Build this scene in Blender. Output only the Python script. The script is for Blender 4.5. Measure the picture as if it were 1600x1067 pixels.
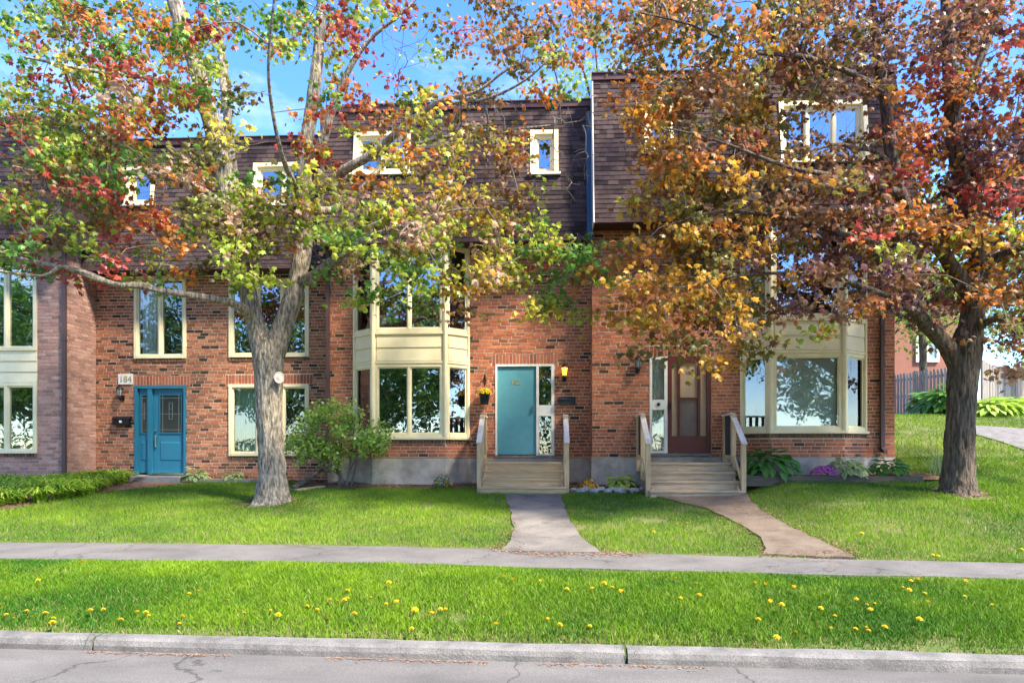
import bpy, math, random
import numpy as np
from mathutils import Vector

random.seed(11)
rng = np.random.default_rng(11)
scene = bpy.context.scene
for _o in list(bpy.data.objects):
    bpy.data.objects.remove(_o)
COL = scene.collection
R = math.radians

# ------------------------------------------------------------------ camera, sky, sun, exposure
F, HZ, CZ, TH = 1066.7, 706.0, 1.6, R(2.85)
SN, CS = math.sin(TH), math.cos(TH)
_cam = bpy.data.cameras.new('camera')
_cam.lens, _cam.sensor_width, _cam.sensor_fit = 24.0, 36.0, 'HORIZONTAL'
_cam.shift_y = (HZ - 533.5) / 1600.0
_cam.clip_end = 2000
cam = bpy.data.objects.new('camera', _cam)
COL.objects.link(cam)
cam.location = (0, 0, CZ)
cam.rotation_euler = (R(90), 0, TH)
scene.camera = cam

SUN_EL, SUN_BACK = R(50), R(-34)        # veiled sun from the right front, high
LDIR = Vector((math.cos(SUN_EL) * math.cos(SUN_BACK), math.cos(SUN_EL) * math.sin(SUN_BACK), math.sin(SUN_EL)))
world = bpy.data.worlds.new('World')
scene.world = world
world.use_nodes = True
_nt = world.node_tree
_nt.nodes.clear()
_sky = _nt.nodes.new('ShaderNodeTexSky')
_sky.sky_type = 'NISHITA'
_sky.sun_disc = False
_sky.sun_elevation = SUN_EL
_sky.sun_rotation = math.atan2(LDIR.x, LDIR.y)
_sky.air_density, _sky.dust_density, _sky.ozone_density = 1.0, 0.2, 4.0
_tc = _nt.nodes.new('ShaderNodeTexCoord')
_mp = _nt.nodes.new('ShaderNodeMapping')
_mp.inputs['Scale'].default_value = (1.0, 1.0, 2.6)
_ns = _nt.nodes.new('ShaderNodeTexNoise')
_ns.inputs['Scale'].default_value = 2.3
_ns.inputs['Detail'].default_value = 9
_ns.inputs['Roughness'].default_value = 0.6
_rp = _nt.nodes.new('ShaderNodeValToRGB')
_rp.color_ramp.elements[0].position = 0.53
_rp.color_ramp.elements[1].position = 0.78
_rp.color_ramp.elements[1].color = (0.85, 0.85, 0.85, 1)
_mx = _nt.nodes.new('ShaderNodeMixRGB')
_mx.inputs[2].default_value = (3.0, 3.3, 3.8, 1)
_bg = _nt.nodes.new('ShaderNodeBackground')
_bg.inputs['Strength'].default_value = 0.15
_wo = _nt.nodes.new('ShaderNodeOutputWorld')
_nt.links.new(_tc.outputs['Generated'], _mp.inputs['Vector'])
_nt.links.new(_mp.outputs[0], _ns.inputs['Vector'])
_nt.links.new(_ns.outputs['Fac'], _rp.inputs[0])
_nt.links.new(_rp.outputs[0], _mx.inputs[0])
_hs = _nt.nodes.new('ShaderNodeHueSaturation')
_hs.inputs['Saturation'].default_value = 1.24
_hs.inputs['Hue'].default_value = 0.513
_nt.links.new(_sky.outputs[0], _hs.inputs['Color'])
_nt.links.new(_hs.outputs[0], _mx.inputs[1])
_nt.links.new(_mx.outputs[0], _bg.inputs['Color'])
_nt.links.new(_bg.outputs[0], _wo.inputs['Surface'])

_sl = bpy.data.lights.new('sun', 'SUN')
_sl.energy, _sl.angle, _sl.color = 3.8, R(9), (1.0, 0.91, 0.76)
sun = bpy.data.objects.new('sun', _sl)
COL.objects.link(sun)
sun.location = (30, 10, 40)
sun.rotation_euler = LDIR.to_track_quat('Z', 'Y').to_euler()

scene.view_settings.view_transform = 'Standard'
scene.view_settings.look = 'None'
scene.view_settings.gamma = 1
scene.view_settings.exposure = 1.95
scene.render.engine = 'CYCLES'
scene.cycles.max_bounces = 8
scene.cycles.transparent_max_bounces = 12
scene.cycles.use_denoising = True

# ------------------------------------------------------------------ pixel <-> place
def uv_of(px, py):
    return (px - 800.0) / F, (HZ - py) / F
def at_depth(px, py, t):
    u, v = uv_of(px, py)
    return np.array((t * (-SN + u * CS), t * (CS + u * SN), CZ + t * v))
def on_plane(px, py, y):                  # the point of the vertical plane y = const that the pixel sees
    u, v = uv_of(px, py)
    return at_depth(px, py, y / (CS + u * SN))
def X(px, y):
    return float(on_plane(px, 700, y)[0])
def Z(px, py, y):
    return float(on_plane(px, py, y)[2])

def smooth(a, b, x):
    t = np.clip((np.asarray(x, float) - a) / (b - a), 0, 1)
    return t * t * (3 - 2 * t)
def hash3(ix, iy, iz):
    n = (ix * 73856093) ^ (iy * 19349663) ^ (iz * 83492791)
    n = (n ^ (n >> 13)) * 1274126177
    return ((n ^ (n >> 16)) & 0xffff) / 65535.0
def vnoise(p):
    p = np.asarray(p, float)
    i = np.floor(p).astype(np.int64)
    f = p - i
    f = f * f * (3 - 2 * f)
    out = 0
    for dx in (0, 1):
        for dy in (0, 1):
            for dz in (0, 1):
                w = (f[..., 0] if dx else 1 - f[..., 0]) * (f[..., 1] if dy else 1 - f[..., 1]) * (f[..., 2] if dz else 1 - f[..., 2])
                out = out + w * hash3(i[..., 0] + dx, i[..., 1] + dy, i[..., 2] + dz)
    return out
def noise2(x, y, s=1.0, seed=0.0):
    x, y = np.asarray(x, float), np.asarray(y, float)
    return vnoise(np.stack([x * s + 57.3, y * s + 91.7, np.zeros_like(x) + seed + 33.5], -1))

# ground profile (heights relative to the road are absolute z; camera eye is at 1.6)
def kerb_y(x): return 5.25 - 0.033 * np.asarray(x, float)
_swf = np.array([at_depth(px, py, 1.30 * F / (py - HZ)) for px, py in ((-300, 871), (0, 874), (600, 881), (800, 888), (1050, 894), (1600, 907), (1900, 913))])
_swb = np.array([at_depth(px, py, 1.28 * F / (py - HZ)) for px, py in ((-300, 847), (0, 849), (600, 855), (720, 859), (1000, 867), (1600, 883), (1900, 890))])
def swf_y(x): return np.interp(x, _swf[:, 0], _swf[:, 1])
def swb_y(x): return np.interp(x, _swb[:, 0], _swb[:, 1])
def ground(x, y, rough=True):
    x, y = np.asarray(x, float), np.asarray(y, float)
    k, f, b = kerb_y(x), swf_y(x), swb_y(x)
    base = -0.85 + 0.25 * smooth(3.5, 4.8, x)
    q = np.clip((y - k) / (f - k), 0, 1)
    z1 = -1.47 + 0.17 * q + 0.05 * np.sin(np.pi * q)
    q2 = np.clip((y - f) / (b - f), 0, 1)
    z2 = -1.30 + 0.02 * q2
    q3 = np.clip((y - b) / (13.4 - b), 0, 1)
    z3 = -1.28 + (base + 1.28) * (0.85 * q3 + 0.15 * smooth(0, 1, q3))
    q4 = np.clip((y - 13.4) / 2.1, 0, 1)
    z4 = base + (-0.68 - base) * q4 * (1 - smooth(3.5, 4.8, x))
    hill = (0.2 * np.clip(y - 13.4, 0, 8.6) + 0.05 * np.clip(y - 22, 0, 40)) * np.maximum(smooth(6.3, 8.2, x), smooth(17, 22, y))
    z = np.where(y < k, -1.72, np.where(y < f, z1, np.where(y < b, z2, np.where(y < 13.4, z3, z4)))) + hill
    if rough:
        lawn = (y > b + 0.1) & (y < 13.3) | ((y > k + 0.2) & (y < f - 0.1))
        z = z + np.where(lawn, (noise2(x, y, 0.9) - 0.5) * 0.05, 0)
    return z + CZ
def on_ground(px, py):
    u, v = uv_of(px, py)
    d = np.array((-SN + u * CS, CS + u * SN, v))
    t = np.arange(3.0, 60.0, 0.02)
    p = d[None, :] * t[:, None]
    below = (p[:, 2] + CZ) <= ground(p[:, 0], p[:, 1])
    i = int(np.argmax(below)) if below.any() else len(t) - 1
    q = p[i]
    return np.array((q[0], q[1], float(ground(q[0], q[1]))))
def gz(x, y): return float(ground(x, y))

# ------------------------------------------------------------------ meshes and objects
ORG = {}
def fast_mesh(name, V, Fs):
    V = np.asarray(V, np.float32)
    Fs = np.asarray(Fs, np.int32)
    k = Fs.shape[1]
    me = bpy.data.meshes.new(name)
    me.vertices.add(len(V)); me.vertices.foreach_set('co', V.ravel())
    me.loops.add(Fs.size); me.loops.foreach_set('vertex_index', Fs.ravel())
    me.polygons.add(len(Fs)); me.polygons.foreach_set('loop_start', np.arange(len(Fs), dtype=np.int32) * k)
    me.polygons.foreach_set('use_smooth', np.zeros(len(Fs), bool))
    me.update(calc_edges=True)
    return me
def set_col(me, C):
    a = me.color_attributes.new('Col', 'FLOAT_COLOR', 'POINT')
    c = np.ones((len(C), 4), np.float32); c[:, :3] = C
    a.data.foreach_set('color', c.ravel())
def tag(o, label=None, cat=None, group=None, kind=None):
    if label: o['label'] = label
    if cat: o['category'] = cat
    if group: o['group'] = group
    if kind: o['kind'] = kind
    return o
def thing(name, loc, label, cat, group=None):
    o = bpy.data.objects.new(name, None)
    COL.objects.link(o)
    o.empty_display_size = 0.2
    o.location = loc
    ORG[o] = np.array(loc, float)
    return tag(o, label, cat, group)
def org(parent):
    return ORG[parent] if parent is not None else np.zeros(3)
def link_mesh(name, me, mats, parent=None, smooth_=False, loc=None):
    """mesh already in the parent's local space"""
    o = bpy.data.objects.new(name, me)
    COL.objects.link(o)
    if not len(me.materials):
        for m in (mats if isinstance(mats, (list, tuple)) else [mats]): me.materials.append(m)
    if smooth_: me.polygons.foreach_set('use_smooth', np.ones(len(me.polygons), bool))
    if parent is not None:
        o.parent = parent
        ORG[o] = ORG[parent]
    else:
        ORG[o] = np.zeros(3)
    if loc is not None: o.location = loc
    return o
class MB:
    def __init__(s): s.V, s.F, s.M, s.mi = [], [], [], 0
    def add(s, vs, fs):
        n = len(s.V)
        s.V.extend(tuple(map(float, v)) for v in vs)
        s.F.extend(tuple(n + i for i in f) for f in fs)
        s.M.extend([s.mi] * len(fs))
        return s
    def hexa(s, b, t):                     # bottom ring, top ring (4 each, counter-clockwise from above)
        return s.add(list(b) + list(t), [(3, 2, 1, 0), (4, 5, 6, 7), (0, 1, 5, 4), (1, 2, 6, 5), (2, 3, 7, 6), (3, 0, 4, 7)])
    def box(s, x0, x1, y0, y1, z0, z1):
        return s.hexa([(x0, y0, z0), (x1, y0, z0), (x1, y1, z0), (x0, y1, z0)], [(x0, y0, z1), (x1, y0, z1), (x1, y1, z1), (x0, y1, z1)])
    def fbox(s, P, d, s0, s1, n0, n1, z0, z1):   # box in a vertical facet: along d, outward normal n=(d.y,-d.x)
        n = (d[1], -d[0])
        q = lambda a, b, z: (P[0] + d[0] * a + n[0] * b, P[1] + d[1] * a + n[1] * b, z)
        return s.hexa([q(s0, n1, z0), q(s1, n1, z0), q(s1, n0, z0), q(s0, n0, z0)], [q(s0, n1, z1), q(s1, n1, z1), q(s1, n0, z1), q(s0, n0, z1)])
    def prism(s, poly, z0, z1):            # poly counter-clockwise in xy
        n = len(poly)
        vs = [(p[0], p[1], z0) for p in poly] + [(p[0], p[1], z1) for p in poly]
        return s.add(vs, [tuple(range(n - 1, -1, -1)), tuple(range(n, 2 * n))] + [(i, (i + 1) % n, n + (i + 1) % n, n + i) for i in range(n)])
    def beam(s, a, b, w, h, up=(0, 0, 1)):
        a, b = Vector(a), Vector(b)
        d = (b - a).normalized()
        sd = d.cross(Vector(up)).normalized()
        u = sd.cross(d)
        ring = lambda c: [c + sd * (w / 2 * i) + u * (h / 2 * j) for i, j in ((-1, -1), (1, -1), (1, 1), (-1, 1))]
        return s.add([tuple(v) for v in ring(a) + ring(b)], [(3, 2, 1, 0), (4, 5, 6, 7), (0, 1, 5, 4), (1, 2, 6, 5), (2, 3, 7, 6), (3, 0, 4, 7)])
    def tube(s, pts, rad, n=8, cap=True):
        V, Fc = tube_arrays(np.asarray(pts, float), np.asarray(rad, float), n)
        fs = [tuple(f) for f in Fc]
        if cap:
            fs += [tuple(range(n - 1, -1, -1)), tuple(range(len(V) - n, len(V)))]
        return s.add(V, fs)
    def lathe(s, c, prof, n=16):           # prof: (r, z) from the bottom up
        vs = [(c[0] + r * math.cos(2 * math.pi * k / n), c[1] + r * math.sin(2 * math.pi * k / n), c[2] + z) for r, z in prof for k in range(n)]
        m = len(prof)
        fs = [(j * n + k, j * n + (k + 1) % n, (j + 1) * n + (k + 1) % n, (j + 1) * n + k) for j in range(m - 1) for k in range(n)]
        return s.add(vs, fs + [tuple(range(n - 1, -1, -1)), tuple(range((m - 1) * n, m * n))])
    def build(s, name, mats, parent=None, smooth_=False):
        me = bpy.data.meshes.new(name)
        o = org(parent)
        me.from_pydata([(v[0] - o[0], v[1] - o[1], v[2] - o[2]) for v in s.V], [], s.F)
        ob = link_mesh(name, me, mats, parent, smooth_)
        if isinstance(mats, (list, tuple)): me.polygons.foreach_set('material_index', s.M)
        me.update()
        return ob
def tube_arrays(P, r, n):
    P = np.asarray(P, float); m = len(P)
    T = np.gradient(P, axis=0); T /= np.linalg.norm(T, axis=1, keepdims=True) + 1e-9
    ref = np.array((0.0, 0.0, 1.0)) if abs(T[:, 2]).mean() < 0.8 else np.array((0.0, 1.0, 0.0))
    A = np.cross(T, ref); A /= np.linalg.norm(A, axis=1, keepdims=True) + 1e-9
    B = np.cross(T, A)
    ang = np.linspace(0, 2 * np.pi, n, endpoint=False)
    V = P[:, None, :] + r[:, None, None] * (np.cos(ang)[None, :, None] * A[:, None, :] + np.sin(ang)[None, :, None] * B[:, None, :])
    i = np.arange(m - 1)[:, None] * n; k = np.arange(n)[None, :]; k2 = (k + 1) % n
    Fc = np.stack([i + k, i + n + k, i + n + k2, i + k2], -1).reshape(-1, 4)
    return V.reshape(-1, 3), Fc
def copy_tree(o, loc, label=None, parent=None):
    c = o.copy(); COL.objects.link(c)
    if parent is None: c.location = loc
    else: c.parent = parent
    if label: c['label'] = label
    for ch in o.children: copy_tree(ch, None, None, c)
    return c

# ------------------------------------------------------------------ materials
def mk(name, col=(0.5, 0.5, 0.5), col2=None, rough=0.8, scale=6.0, detail=5, ramp=None, fac=(0.35, 0.65), bump=0.0, bscale=60.0, stretch=(1, 1, 1),
       metallic=0.0, spec=0.4, bdist=0.01, attr=False, trans=0.0, objcoord=False, emit=0.0, speck=None):
    m = bpy.data.materials.new(name); m.use_nodes = True
    nt = m.node_tree; N = nt.nodes; L = nt.links
    b = N['Principled BSDF']
    b.inputs['Roughness'].default_value = rough
    b.inputs['Metallic'].default_value = metallic
    b.inputs['Specular IOR Level'].default_value = spec
    tc = N.new('ShaderNodeTexCoord') if objcoord else N.new('ShaderNodeNewGeometry')
    mp = N.new('ShaderNodeMapping'); mp.inputs['Scale'].default_value = stretch
    L.new(tc.outputs['Object' if objcoord else 'Position'], mp.inputs[0])
    cur = None
    if attr:
        a = N.new('ShaderNodeVertexColor'); a.layer_name = 'Col'; cur = a.outputs['Color']
    elif ramp:
        g = N.new('ShaderNodeNewGeometry'); oi = N.new('ShaderNodeObjectInfo')
        ad = N.new('ShaderNodeMath'); ad.operation = 'ADD'
        L.new(g.outputs['Random Per Island'], ad.inputs[0]); L.new(oi.outputs['Random'], ad.inputs[1])
        fr = N.new('ShaderNodeMath'); fr.operation = 'FRACT'; L.new(ad.outputs[0], fr.inputs[0])
        cr = N.new('ShaderNodeValToRGB'); e = cr.color_ramp.elements
        while len(e) < len(ramp): e.new(0.5)
        for k, (p, c) in enumerate(ramp): e[k].position = p; e[k].color = (*c, 1)
        L.new(fr.outputs[0], cr.inputs[0]); cur = cr.outputs[0]
    if col2 is not None:
        ns = N.new('ShaderNodeTexNoise'); ns.inputs['Scale'].default_value = scale; ns.inputs['Detail'].default_value = detail; ns.inputs['Roughness'].default_value = 0.62
        L.new(mp.outputs[0], ns.inputs['Vector'])
        mr = N.new('ShaderNodeMapRange'); mr.inputs[1].default_value, mr.inputs[2].default_value = fac
        L.new(ns.outputs['Fac'], mr.inputs[0])
        mx = N.new('ShaderNodeMixRGB')
        L.new(mr.outputs[0], mx.inputs[0])
        if cur is not None:
            mx.blend_type = 'MULTIPLY'; L.new(cur, mx.inputs[1]); mx.inputs[2].default_value = (*col2, 1)
        else:
            mx.inputs[1].default_value = (*col, 1); mx.inputs[2].default_value = (*col2, 1)
        cur = mx.outputs[0]
    if speck is not None:
        ns = N.new('ShaderNodeTexNoise'); ns.inputs['Scale'].default_value = speck[0]; ns.inputs['Detail'].default_value = 3
        L.new(mp.outputs[0], ns.inputs['Vector'])
        mr = N.new('ShaderNodeMapRange'); mr.inputs[1].default_value, mr.inputs[2].default_value = 0.4, 0.62
        mr.inputs[3].default_value, mr.inputs[4].default_value = speck[1], speck[2]
        L.new(ns.outputs['Fac'], mr.inputs[0])
        mx = N.new('ShaderNodeMixRGB'); mx.blend_type = 'MULTIPLY'; mx.inputs[0].default_value = 1
        if cur is not None: L.new(cur, mx.inputs[1])
        else: mx.inputs[1].default_value = (*col, 1)
        L.new(mr.outputs[0], mx.inputs[2]); cur = mx.outputs[0]
    if cur is not None: L.new(cur, b.inputs['Base Color'])
    else: b.inputs['Base Color'].default_value = (*col, 1)
    if emit:
        b.inputs['Emission Color'].default_value = (*col, 1); b.inputs['Emission Strength'].default_value = emit
    if bump:
        nb = N.new('ShaderNodeTexNoise'); nb.inputs['Scale'].default_value = bscale; nb.inputs['Detail'].default_value = 6
        L.new(mp.outputs[0], nb.inputs['Vector'])
        bp = N.new('ShaderNodeBump'); bp.inputs['Strength'].default_value = bump; bp.inputs['Distance'].default_value = bdist
        L.new(nb.outputs['Fac'], bp.inputs['Height']); L.new(bp.outputs[0], b.inputs['Normal'])
    if trans:
        t = N.new('ShaderNodeBsdfTranslucent'); ms = N.new('ShaderNodeMixShader'); ms.inputs[0].default_value = trans
        if cur is not None: L.new(cur, t.inputs['Color'])
        else: t.inputs['Color'].default_value = (*col, 1)
        L.new(b.outputs[0], ms.inputs[1]); L.new(t.outputs[0], ms.inputs[2])
        L.new(ms.outputs[0], N['Material Output'].inputs['Surface'])
    return m
def glass_mat(name, refl=0.32, tint=(0.8, 0.86, 0.88), wob=0.14):
    m = bpy.data.materials.new(name); m.use_nodes = True
    nt = m.node_tree; N = nt.nodes; L = nt.links
    N.remove(N['Principled BSDF'])
    gl = N.new('ShaderNodeBsdfGlossy'); gl.inputs['Roughness'].default_value = 0.012; gl.inputs['Color'].default_value = (0.95, 0.98, 1, 1)
    tr = N.new('ShaderNodeBsdfTransparent'); tr.inputs['Color'].default_value = (*tint, 1)
    fr = N.new('ShaderNodeFresnel'); fr.inputs['IOR'].default_value = 1.5
    ad = N.new('ShaderNodeMath'); ad.operation = 'ADD'; ad.use_clamp = True; ad.inputs[1].default_value = refl
    L.new(fr.outputs[0], ad.inputs[0])
    ms = N.new('ShaderNodeMixShader'); L.new(ad.outputs[0], ms.inputs[0]); L.new(tr.outputs[0], ms.inputs[1]); L.new(gl.outputs[0], ms.inputs[2])
    g = N.new('ShaderNodeNewGeometry'); ns = N.new('ShaderNodeTexNoise'); ns.inputs['Scale'].default_value = 2.2; ns.inputs['Detail'].default_value = 1
    L.new(g.outputs['Position'], ns.inputs['Vector'])
    bp = N.new('ShaderNodeBump'); bp.inputs['Strength'].default_value = wob; bp.inputs['Distance'].default_value = 0.012
    L.new(ns.outputs['Fac'], bp.inputs['Height']); L.new(bp.outputs[0], gl.inputs['Normal'])
    L.new(ms.outputs[0], N['Material Output'].inputs['Surface'])
    return m

RED = [(0.0, (0.05, 0.032, 0.026)), (0.03, (0.07, 0.042, 0.03)), (0.06, (0.26, 0.105, 0.055)), (0.30, (0.38, 0.125, 0.06)), (0.62, (0.50, 0.155, 0.072)), (1.0, (0.58, 0.21, 0.10))]
LIN = [(0, (0.26, 0.09, 0.05)), (0.5, (0.36, 0.115, 0.06)), (1, (0.46, 0.16, 0.085))]
SIL = [(0, (0.12, 0.07, 0.045)), (0.5, (0.19, 0.10, 0.06)), (1, (0.27, 0.13, 0.075))]
BRN = [(0.0, (0.045, 0.03, 0.024)), (0.08, (0.07, 0.042, 0.03)), (0.13, (0.23, 0.105, 0.056)), (0.42, (0.33, 0.13, 0.065)), (0.7, (0.45, 0.17, 0.085)), (1.0, (0.53, 0.23, 0.12))]
PNK = [(0.0, (0.28, 0.16, 0.12)), (0.1, (0.36, 0.20, 0.155)), (0.5, (0.47, 0.25, 0.19)), (0.8, (0.54, 0.31, 0.235)), (1.0, (0.58, 0.37, 0.29))]
m_blind_glass = None
m_brick = {'red': mk('red_brick', ramp=RED, col2=(0.74, 0.72, 0.72), scale=22, rough=0.88, bump=0.4, bscale=140, spec=0.25),
           'brown': mk('brown_brick', ramp=BRN, col2=(0.74, 0.72, 0.72), scale=22, rough=0.88, bump=0.4, bscale=140, spec=0.25),
           'pink': mk('pink_brick', ramp=PNK, col2=(0.76, 0.74, 0.72), scale=22, rough=0.88, bump=0.4, bscale=140, spec=0.25)}
m_brick['lintel'] = mk('lintel_brick', ramp=LIN, col2=(0.75, 0.73, 0.72), scale=22, rough=0.88, bump=0.4, bscale=140, spec=0.25)
m_brick['sill'] = mk('sill_brick', ramp=SIL, col2=(0.75, 0.73, 0.72), scale=22, rough=0.88, bump=0.4, bscale=140, spec=0.25)
m_mortar = mk('mortar', (0.64, 0.52, 0.38), (0.52, 0.40, 0.29), scale=9, rough=0.95, bump=0.3, spec=0.1)
m_mortar_pink = mk('mortar_pinkish', (0.46, 0.37, 0.31), (0.36, 0.28, 0.24), scale=9, rough=0.95, bump=0.3, spec=0.1)
m_cream = mk('cream_paint', (0.84, 0.745, 0.47), (0.76, 0.665, 0.40), scale=3.5, rough=0.5, bump=0.05, bscale=30)
m_white = mk('white_paint', (0.80, 0.79, 0.70), (0.68, 0.66, 0.56), scale=5, rough=0.5)
m_shing = mk('asphalt_shingle', ramp=[(0, (0.04, 0.029, 0.03)), (0.2, (0.05, 0.036, 0.037)), (0.3, (0.074, 0.053, 0.052)), (0.65, (0.092, 0.065, 0.061)), (1, (0.118, 0.083, 0.076))], col2=(0.7, 0.66, 0.68), scale=14, rough=0.95, bump=0.5, bscale=260, spec=0.15)
m_roofbase = mk('roof_underlay', (0.02, 0.016, 0.017), rough=0.95)
m_fascia = mk('brown_metal_fascia', (0.10, 0.045, 0.04), (0.07, 0.03, 0.03), scale=4, rough=0.45)
m_soffit = mk('dark_soffit', (0.045, 0.02, 0.016), rough=0.7)
m_spout = mk('brown_downspout', (0.10, 0.06, 0.055), (0.08, 0.045, 0.042), scale=3, rough=0.4)
m_blueflash = mk('blue_flashing', (0.012, 0.06, 0.13), (0.02, 0.085, 0.16), scale=2, rough=0.45)
m_conc = mk('foundation_concrete', (0.50, 0.44, 0.36), (0.27, 0.23, 0.185), scale=2.6, detail=9, rough=0.9, bump=0.3, bscale=50)
m_kerb = mk('kerb_concrete', (0.225, 0.212, 0.192), (0.13, 0.122, 0.11), scale=5, detail=9, rough=0.9, bump=0.5, bscale=55, speck=(140, 0.7, 1.15))
m_road = mk('road_asphalt', (0.105, 0.098, 0.088), (0.18, 0.166, 0.148), scale=0.9, detail=9, rough=0.93, bump=0.5, bscale=120, speck=(150, 0.72, 1.2), stretch=(0.6, 1.4, 1))
m_walk = mk('walk_asphalt', (0.112, 0.104, 0.094), (0.175, 0.161, 0.144), scale=1.6, detail=9, rough=0.93, bump=0.5, bscale=120, speck=(120, 0.7, 1.2))
m_path = mk('path_asphalt', (0.12, 0.108, 0.094), (0.22, 0.195, 0.165), scale=1.7, detail=9, rough=0.93, bump=0.5, bscale=110, speck=(110, 0.7, 1.2))
m_path2 = mk('littered_path', (0.12, 0.085, 0.055), (0.185, 0.145, 0.105), scale=3.5, detail=9, rough=0.93, bump=0.5, bscale=110, speck=(110, 0.7, 1.2))
m_wood = mk('weathered_deck_wood', (0.70, 0.48, 0.25), (0.50, 0.34, 0.18), scale=3, detail=8, rough=0.85, bump=0.35, bscale=30, stretch=(1, 4, 9))
m_woodg = mk('grey_deck_wood', (0.58, 0.43, 0.27), (0.38, 0.28, 0.17), scale=3, detail=8, rough=0.85, bump=0.35, bscale=30, stretch=(1, 4, 9))
m_post = mk('sunbleached_post_wood', (0.66, 0.47, 0.26), (0.47, 0.33, 0.18), scale=3, detail=8, rough=0.85, bump=0.3, bscale=30, stretch=(6, 6, 1))
m_cap = mk('rail_cap_wood', (0.80, 0.74, 0.64), (0.62, 0.55, 0.45), scale=5, detail=8, rough=0.8, bump=0.3, bscale=30)
m_fence = mk('weathered_fence_wood', ramp=[(0, (0.28, 0.24, 0.21)), (0.5, (0.38, 0.33, 0.29)), (1, (0.47, 0.42, 0.37))], col2=(0.68, 0.65, 0.64), scale=5, detail=8, rough=0.9, stretch=(5, 5, 0.6), bump=0.3, bscale=30)
m_timber = mk('old_timber', (0.16, 0.13, 0.085), (0.07, 0.06, 0.045), scale=4, detail=8, rough=0.9, bump=0.5, bscale=30, stretch=(0.8, 4, 4))
m_blue = mk('blue_door_paint', (0.018, 0.15, 0.235), (0.024, 0.17, 0.26), scale=3, rough=0.38)
m_teal = mk('teal_door_paint', (0.095, 0.30, 0.335), (0.075, 0.26, 0.30), scale=3.5, detail=8, rough=0.5)
m_maroon = mk('maroon_paint', (0.12, 0.022, 0.016), (0.09, 0.018, 0.014), scale=3, rough=0.4)
m_beige = mk('beige_door_panel', (0.46, 0.33, 0.20), (0.38, 0.27, 0.16), scale=3, rough=0.5)
m_screen = mk('insect_screen', (0.13, 0.10, 0.08), (0.17, 0.13, 0.10), scale=5, rough=0.6)
m_black = mk('black_metal', (0.014, 0.014, 0.016), rough=0.4, metallic=0.3)
m_navy = mk('dark_blue_metal', (0.02, 0.026, 0.034), rough=0.4, metallic=0.2)
m_silver = mk('polished_steel', (0.75, 0.75, 0.74), rough=0.18, metallic=1)
m_brass = mk('brass', (0.62, 0.50, 0.30), rough=0.28, metallic=1)
m_lampglass = mk('lamp_glass', (0.32, 0.33, 0.34), rough=0.12)
m_amber = mk('amber_lit_glass', (1.0, 0.52, 0.06), rough=0.2, emit=0.75)
m_curtain = mk('white_curtain', (0.82, 0.82, 0.78), (0.70, 0.70, 0.66), scale=3, rough=0.9, trans=0.2)
m_gcurtain = mk('green_curtain', (0.58, 0.80, 0.58), (0.46, 0.66, 0.47), scale=3, rough=0.9, trans=0.2)
m_blind = mk('pale_blind', (0.78, 0.86, 0.80), rough=0.6)
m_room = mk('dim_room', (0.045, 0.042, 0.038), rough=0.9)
m_glass = glass_mat('window_glass', 0.20)
m_glass2 = glass_mat('clear_window_glass', 0.07, (0.97, 0.99, 0.98))
m_lead = mk('lead_came', (0.30, 0.31, 0.29), rough=0.4, metallic=0.6)
m_dkglass = mk('dark_door_glass', (0.022, 0.028, 0.028), rough=0.12, spec=0.3)
m_leaf = mk('maple_leaf', attr=True, rough=0.42, trans=0.48, spec=0.45)
m_leaf2 = mk('garden_leaf', attr=True, rough=0.45, trans=0.35, spec=0.45)
m_grass = mk('grass_blade', attr=True, rough=0.6, trans=0.35, spec=0.25)
m_soil = mk('lawn_soil', (0.065, 0.105, 0.018), (0.15, 0.13, 0.05), scale=3.5, detail=9, rough=0.95, bump=0.6, bscale=25)
m_mulch = mk('mulch', (0.17, 0.085, 0.045), (0.29, 0.165, 0.095), scale=14, detail=9, rough=0.95, bump=0.8, bscale=50)
m_chip = mk('wood_chip', ramp=[(0, (0.12, 0.05, 0.025)), (0.5, (0.22, 0.105, 0.055)), (1, (0.36, 0.23, 0.13))], rough=0.9)
m_bark1 = mk('pale_maple_bark', (0.43, 0.365, 0.27), (0.13, 0.105, 0.072), scale=15, detail=9, rough=0.95, bump=1.0, bdist=0.04, bscale=24, stretch=(1.6, 1.6, 0.42), fac=(0.38, 0.6))
m_bark2 = mk('brown_maple_bark', (0.20, 0.150, 0.10), (0.055, 0.042, 0.03), scale=12, detail=9, rough=0.95, bump=1.0, bdist=0.05, bscale=24, stretch=(2.0, 2.0, 0.3), fac=(0.38, 0.6))
m_twig = mk('grey_twig', (0.22, 0.19, 0.155), (0.14, 0.115, 0.09), scale=9, rough=0.9)
m_scar = mk('pruned_wood', (0.72, 0.64, 0.52), (0.5, 0.42, 0.32), scale=14, rough=0.85)
m_stone = mk('pale_stone', (0.44, 0.42, 0.40), (0.22, 0.21, 0.20), scale=10, detail=8, rough=0.9, bump=0.6, bscale=40)
m_slab = mk('grey_slab', (0.27, 0.26, 0.24), (0.15, 0.145, 0.14), scale=5, detail=8, rough=0.9, bump=0.4, bscale=40)
m_yellow = mk('yellow_petal', (0.78, 0.55, 0.01), (0.70, 0.42, 0.008), scale=60, rough=0.7, trans=0.2)
m_orange = mk('orange_petal', (0.72, 0.28, 0.015), (0.65, 0.38, 0.02), scale=40, rough=0.7, trans=0.2)
m_magenta = mk('magenta_petal', (0.50, 0.06, 0.34), (0.60, 0.16, 0.42), scale=50, rough=0.7, trans=0.2)
m_stem = mk('green_stem', (0.16, 0.26, 0.05), rough=0.7)
m_plate = mk('white_plate', (0.78, 0.76, 0.70), rough=0.45)
m_gold = mk('old_gold', (0.42, 0.36, 0.14), rough=0.4, metallic=0.4)
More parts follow.
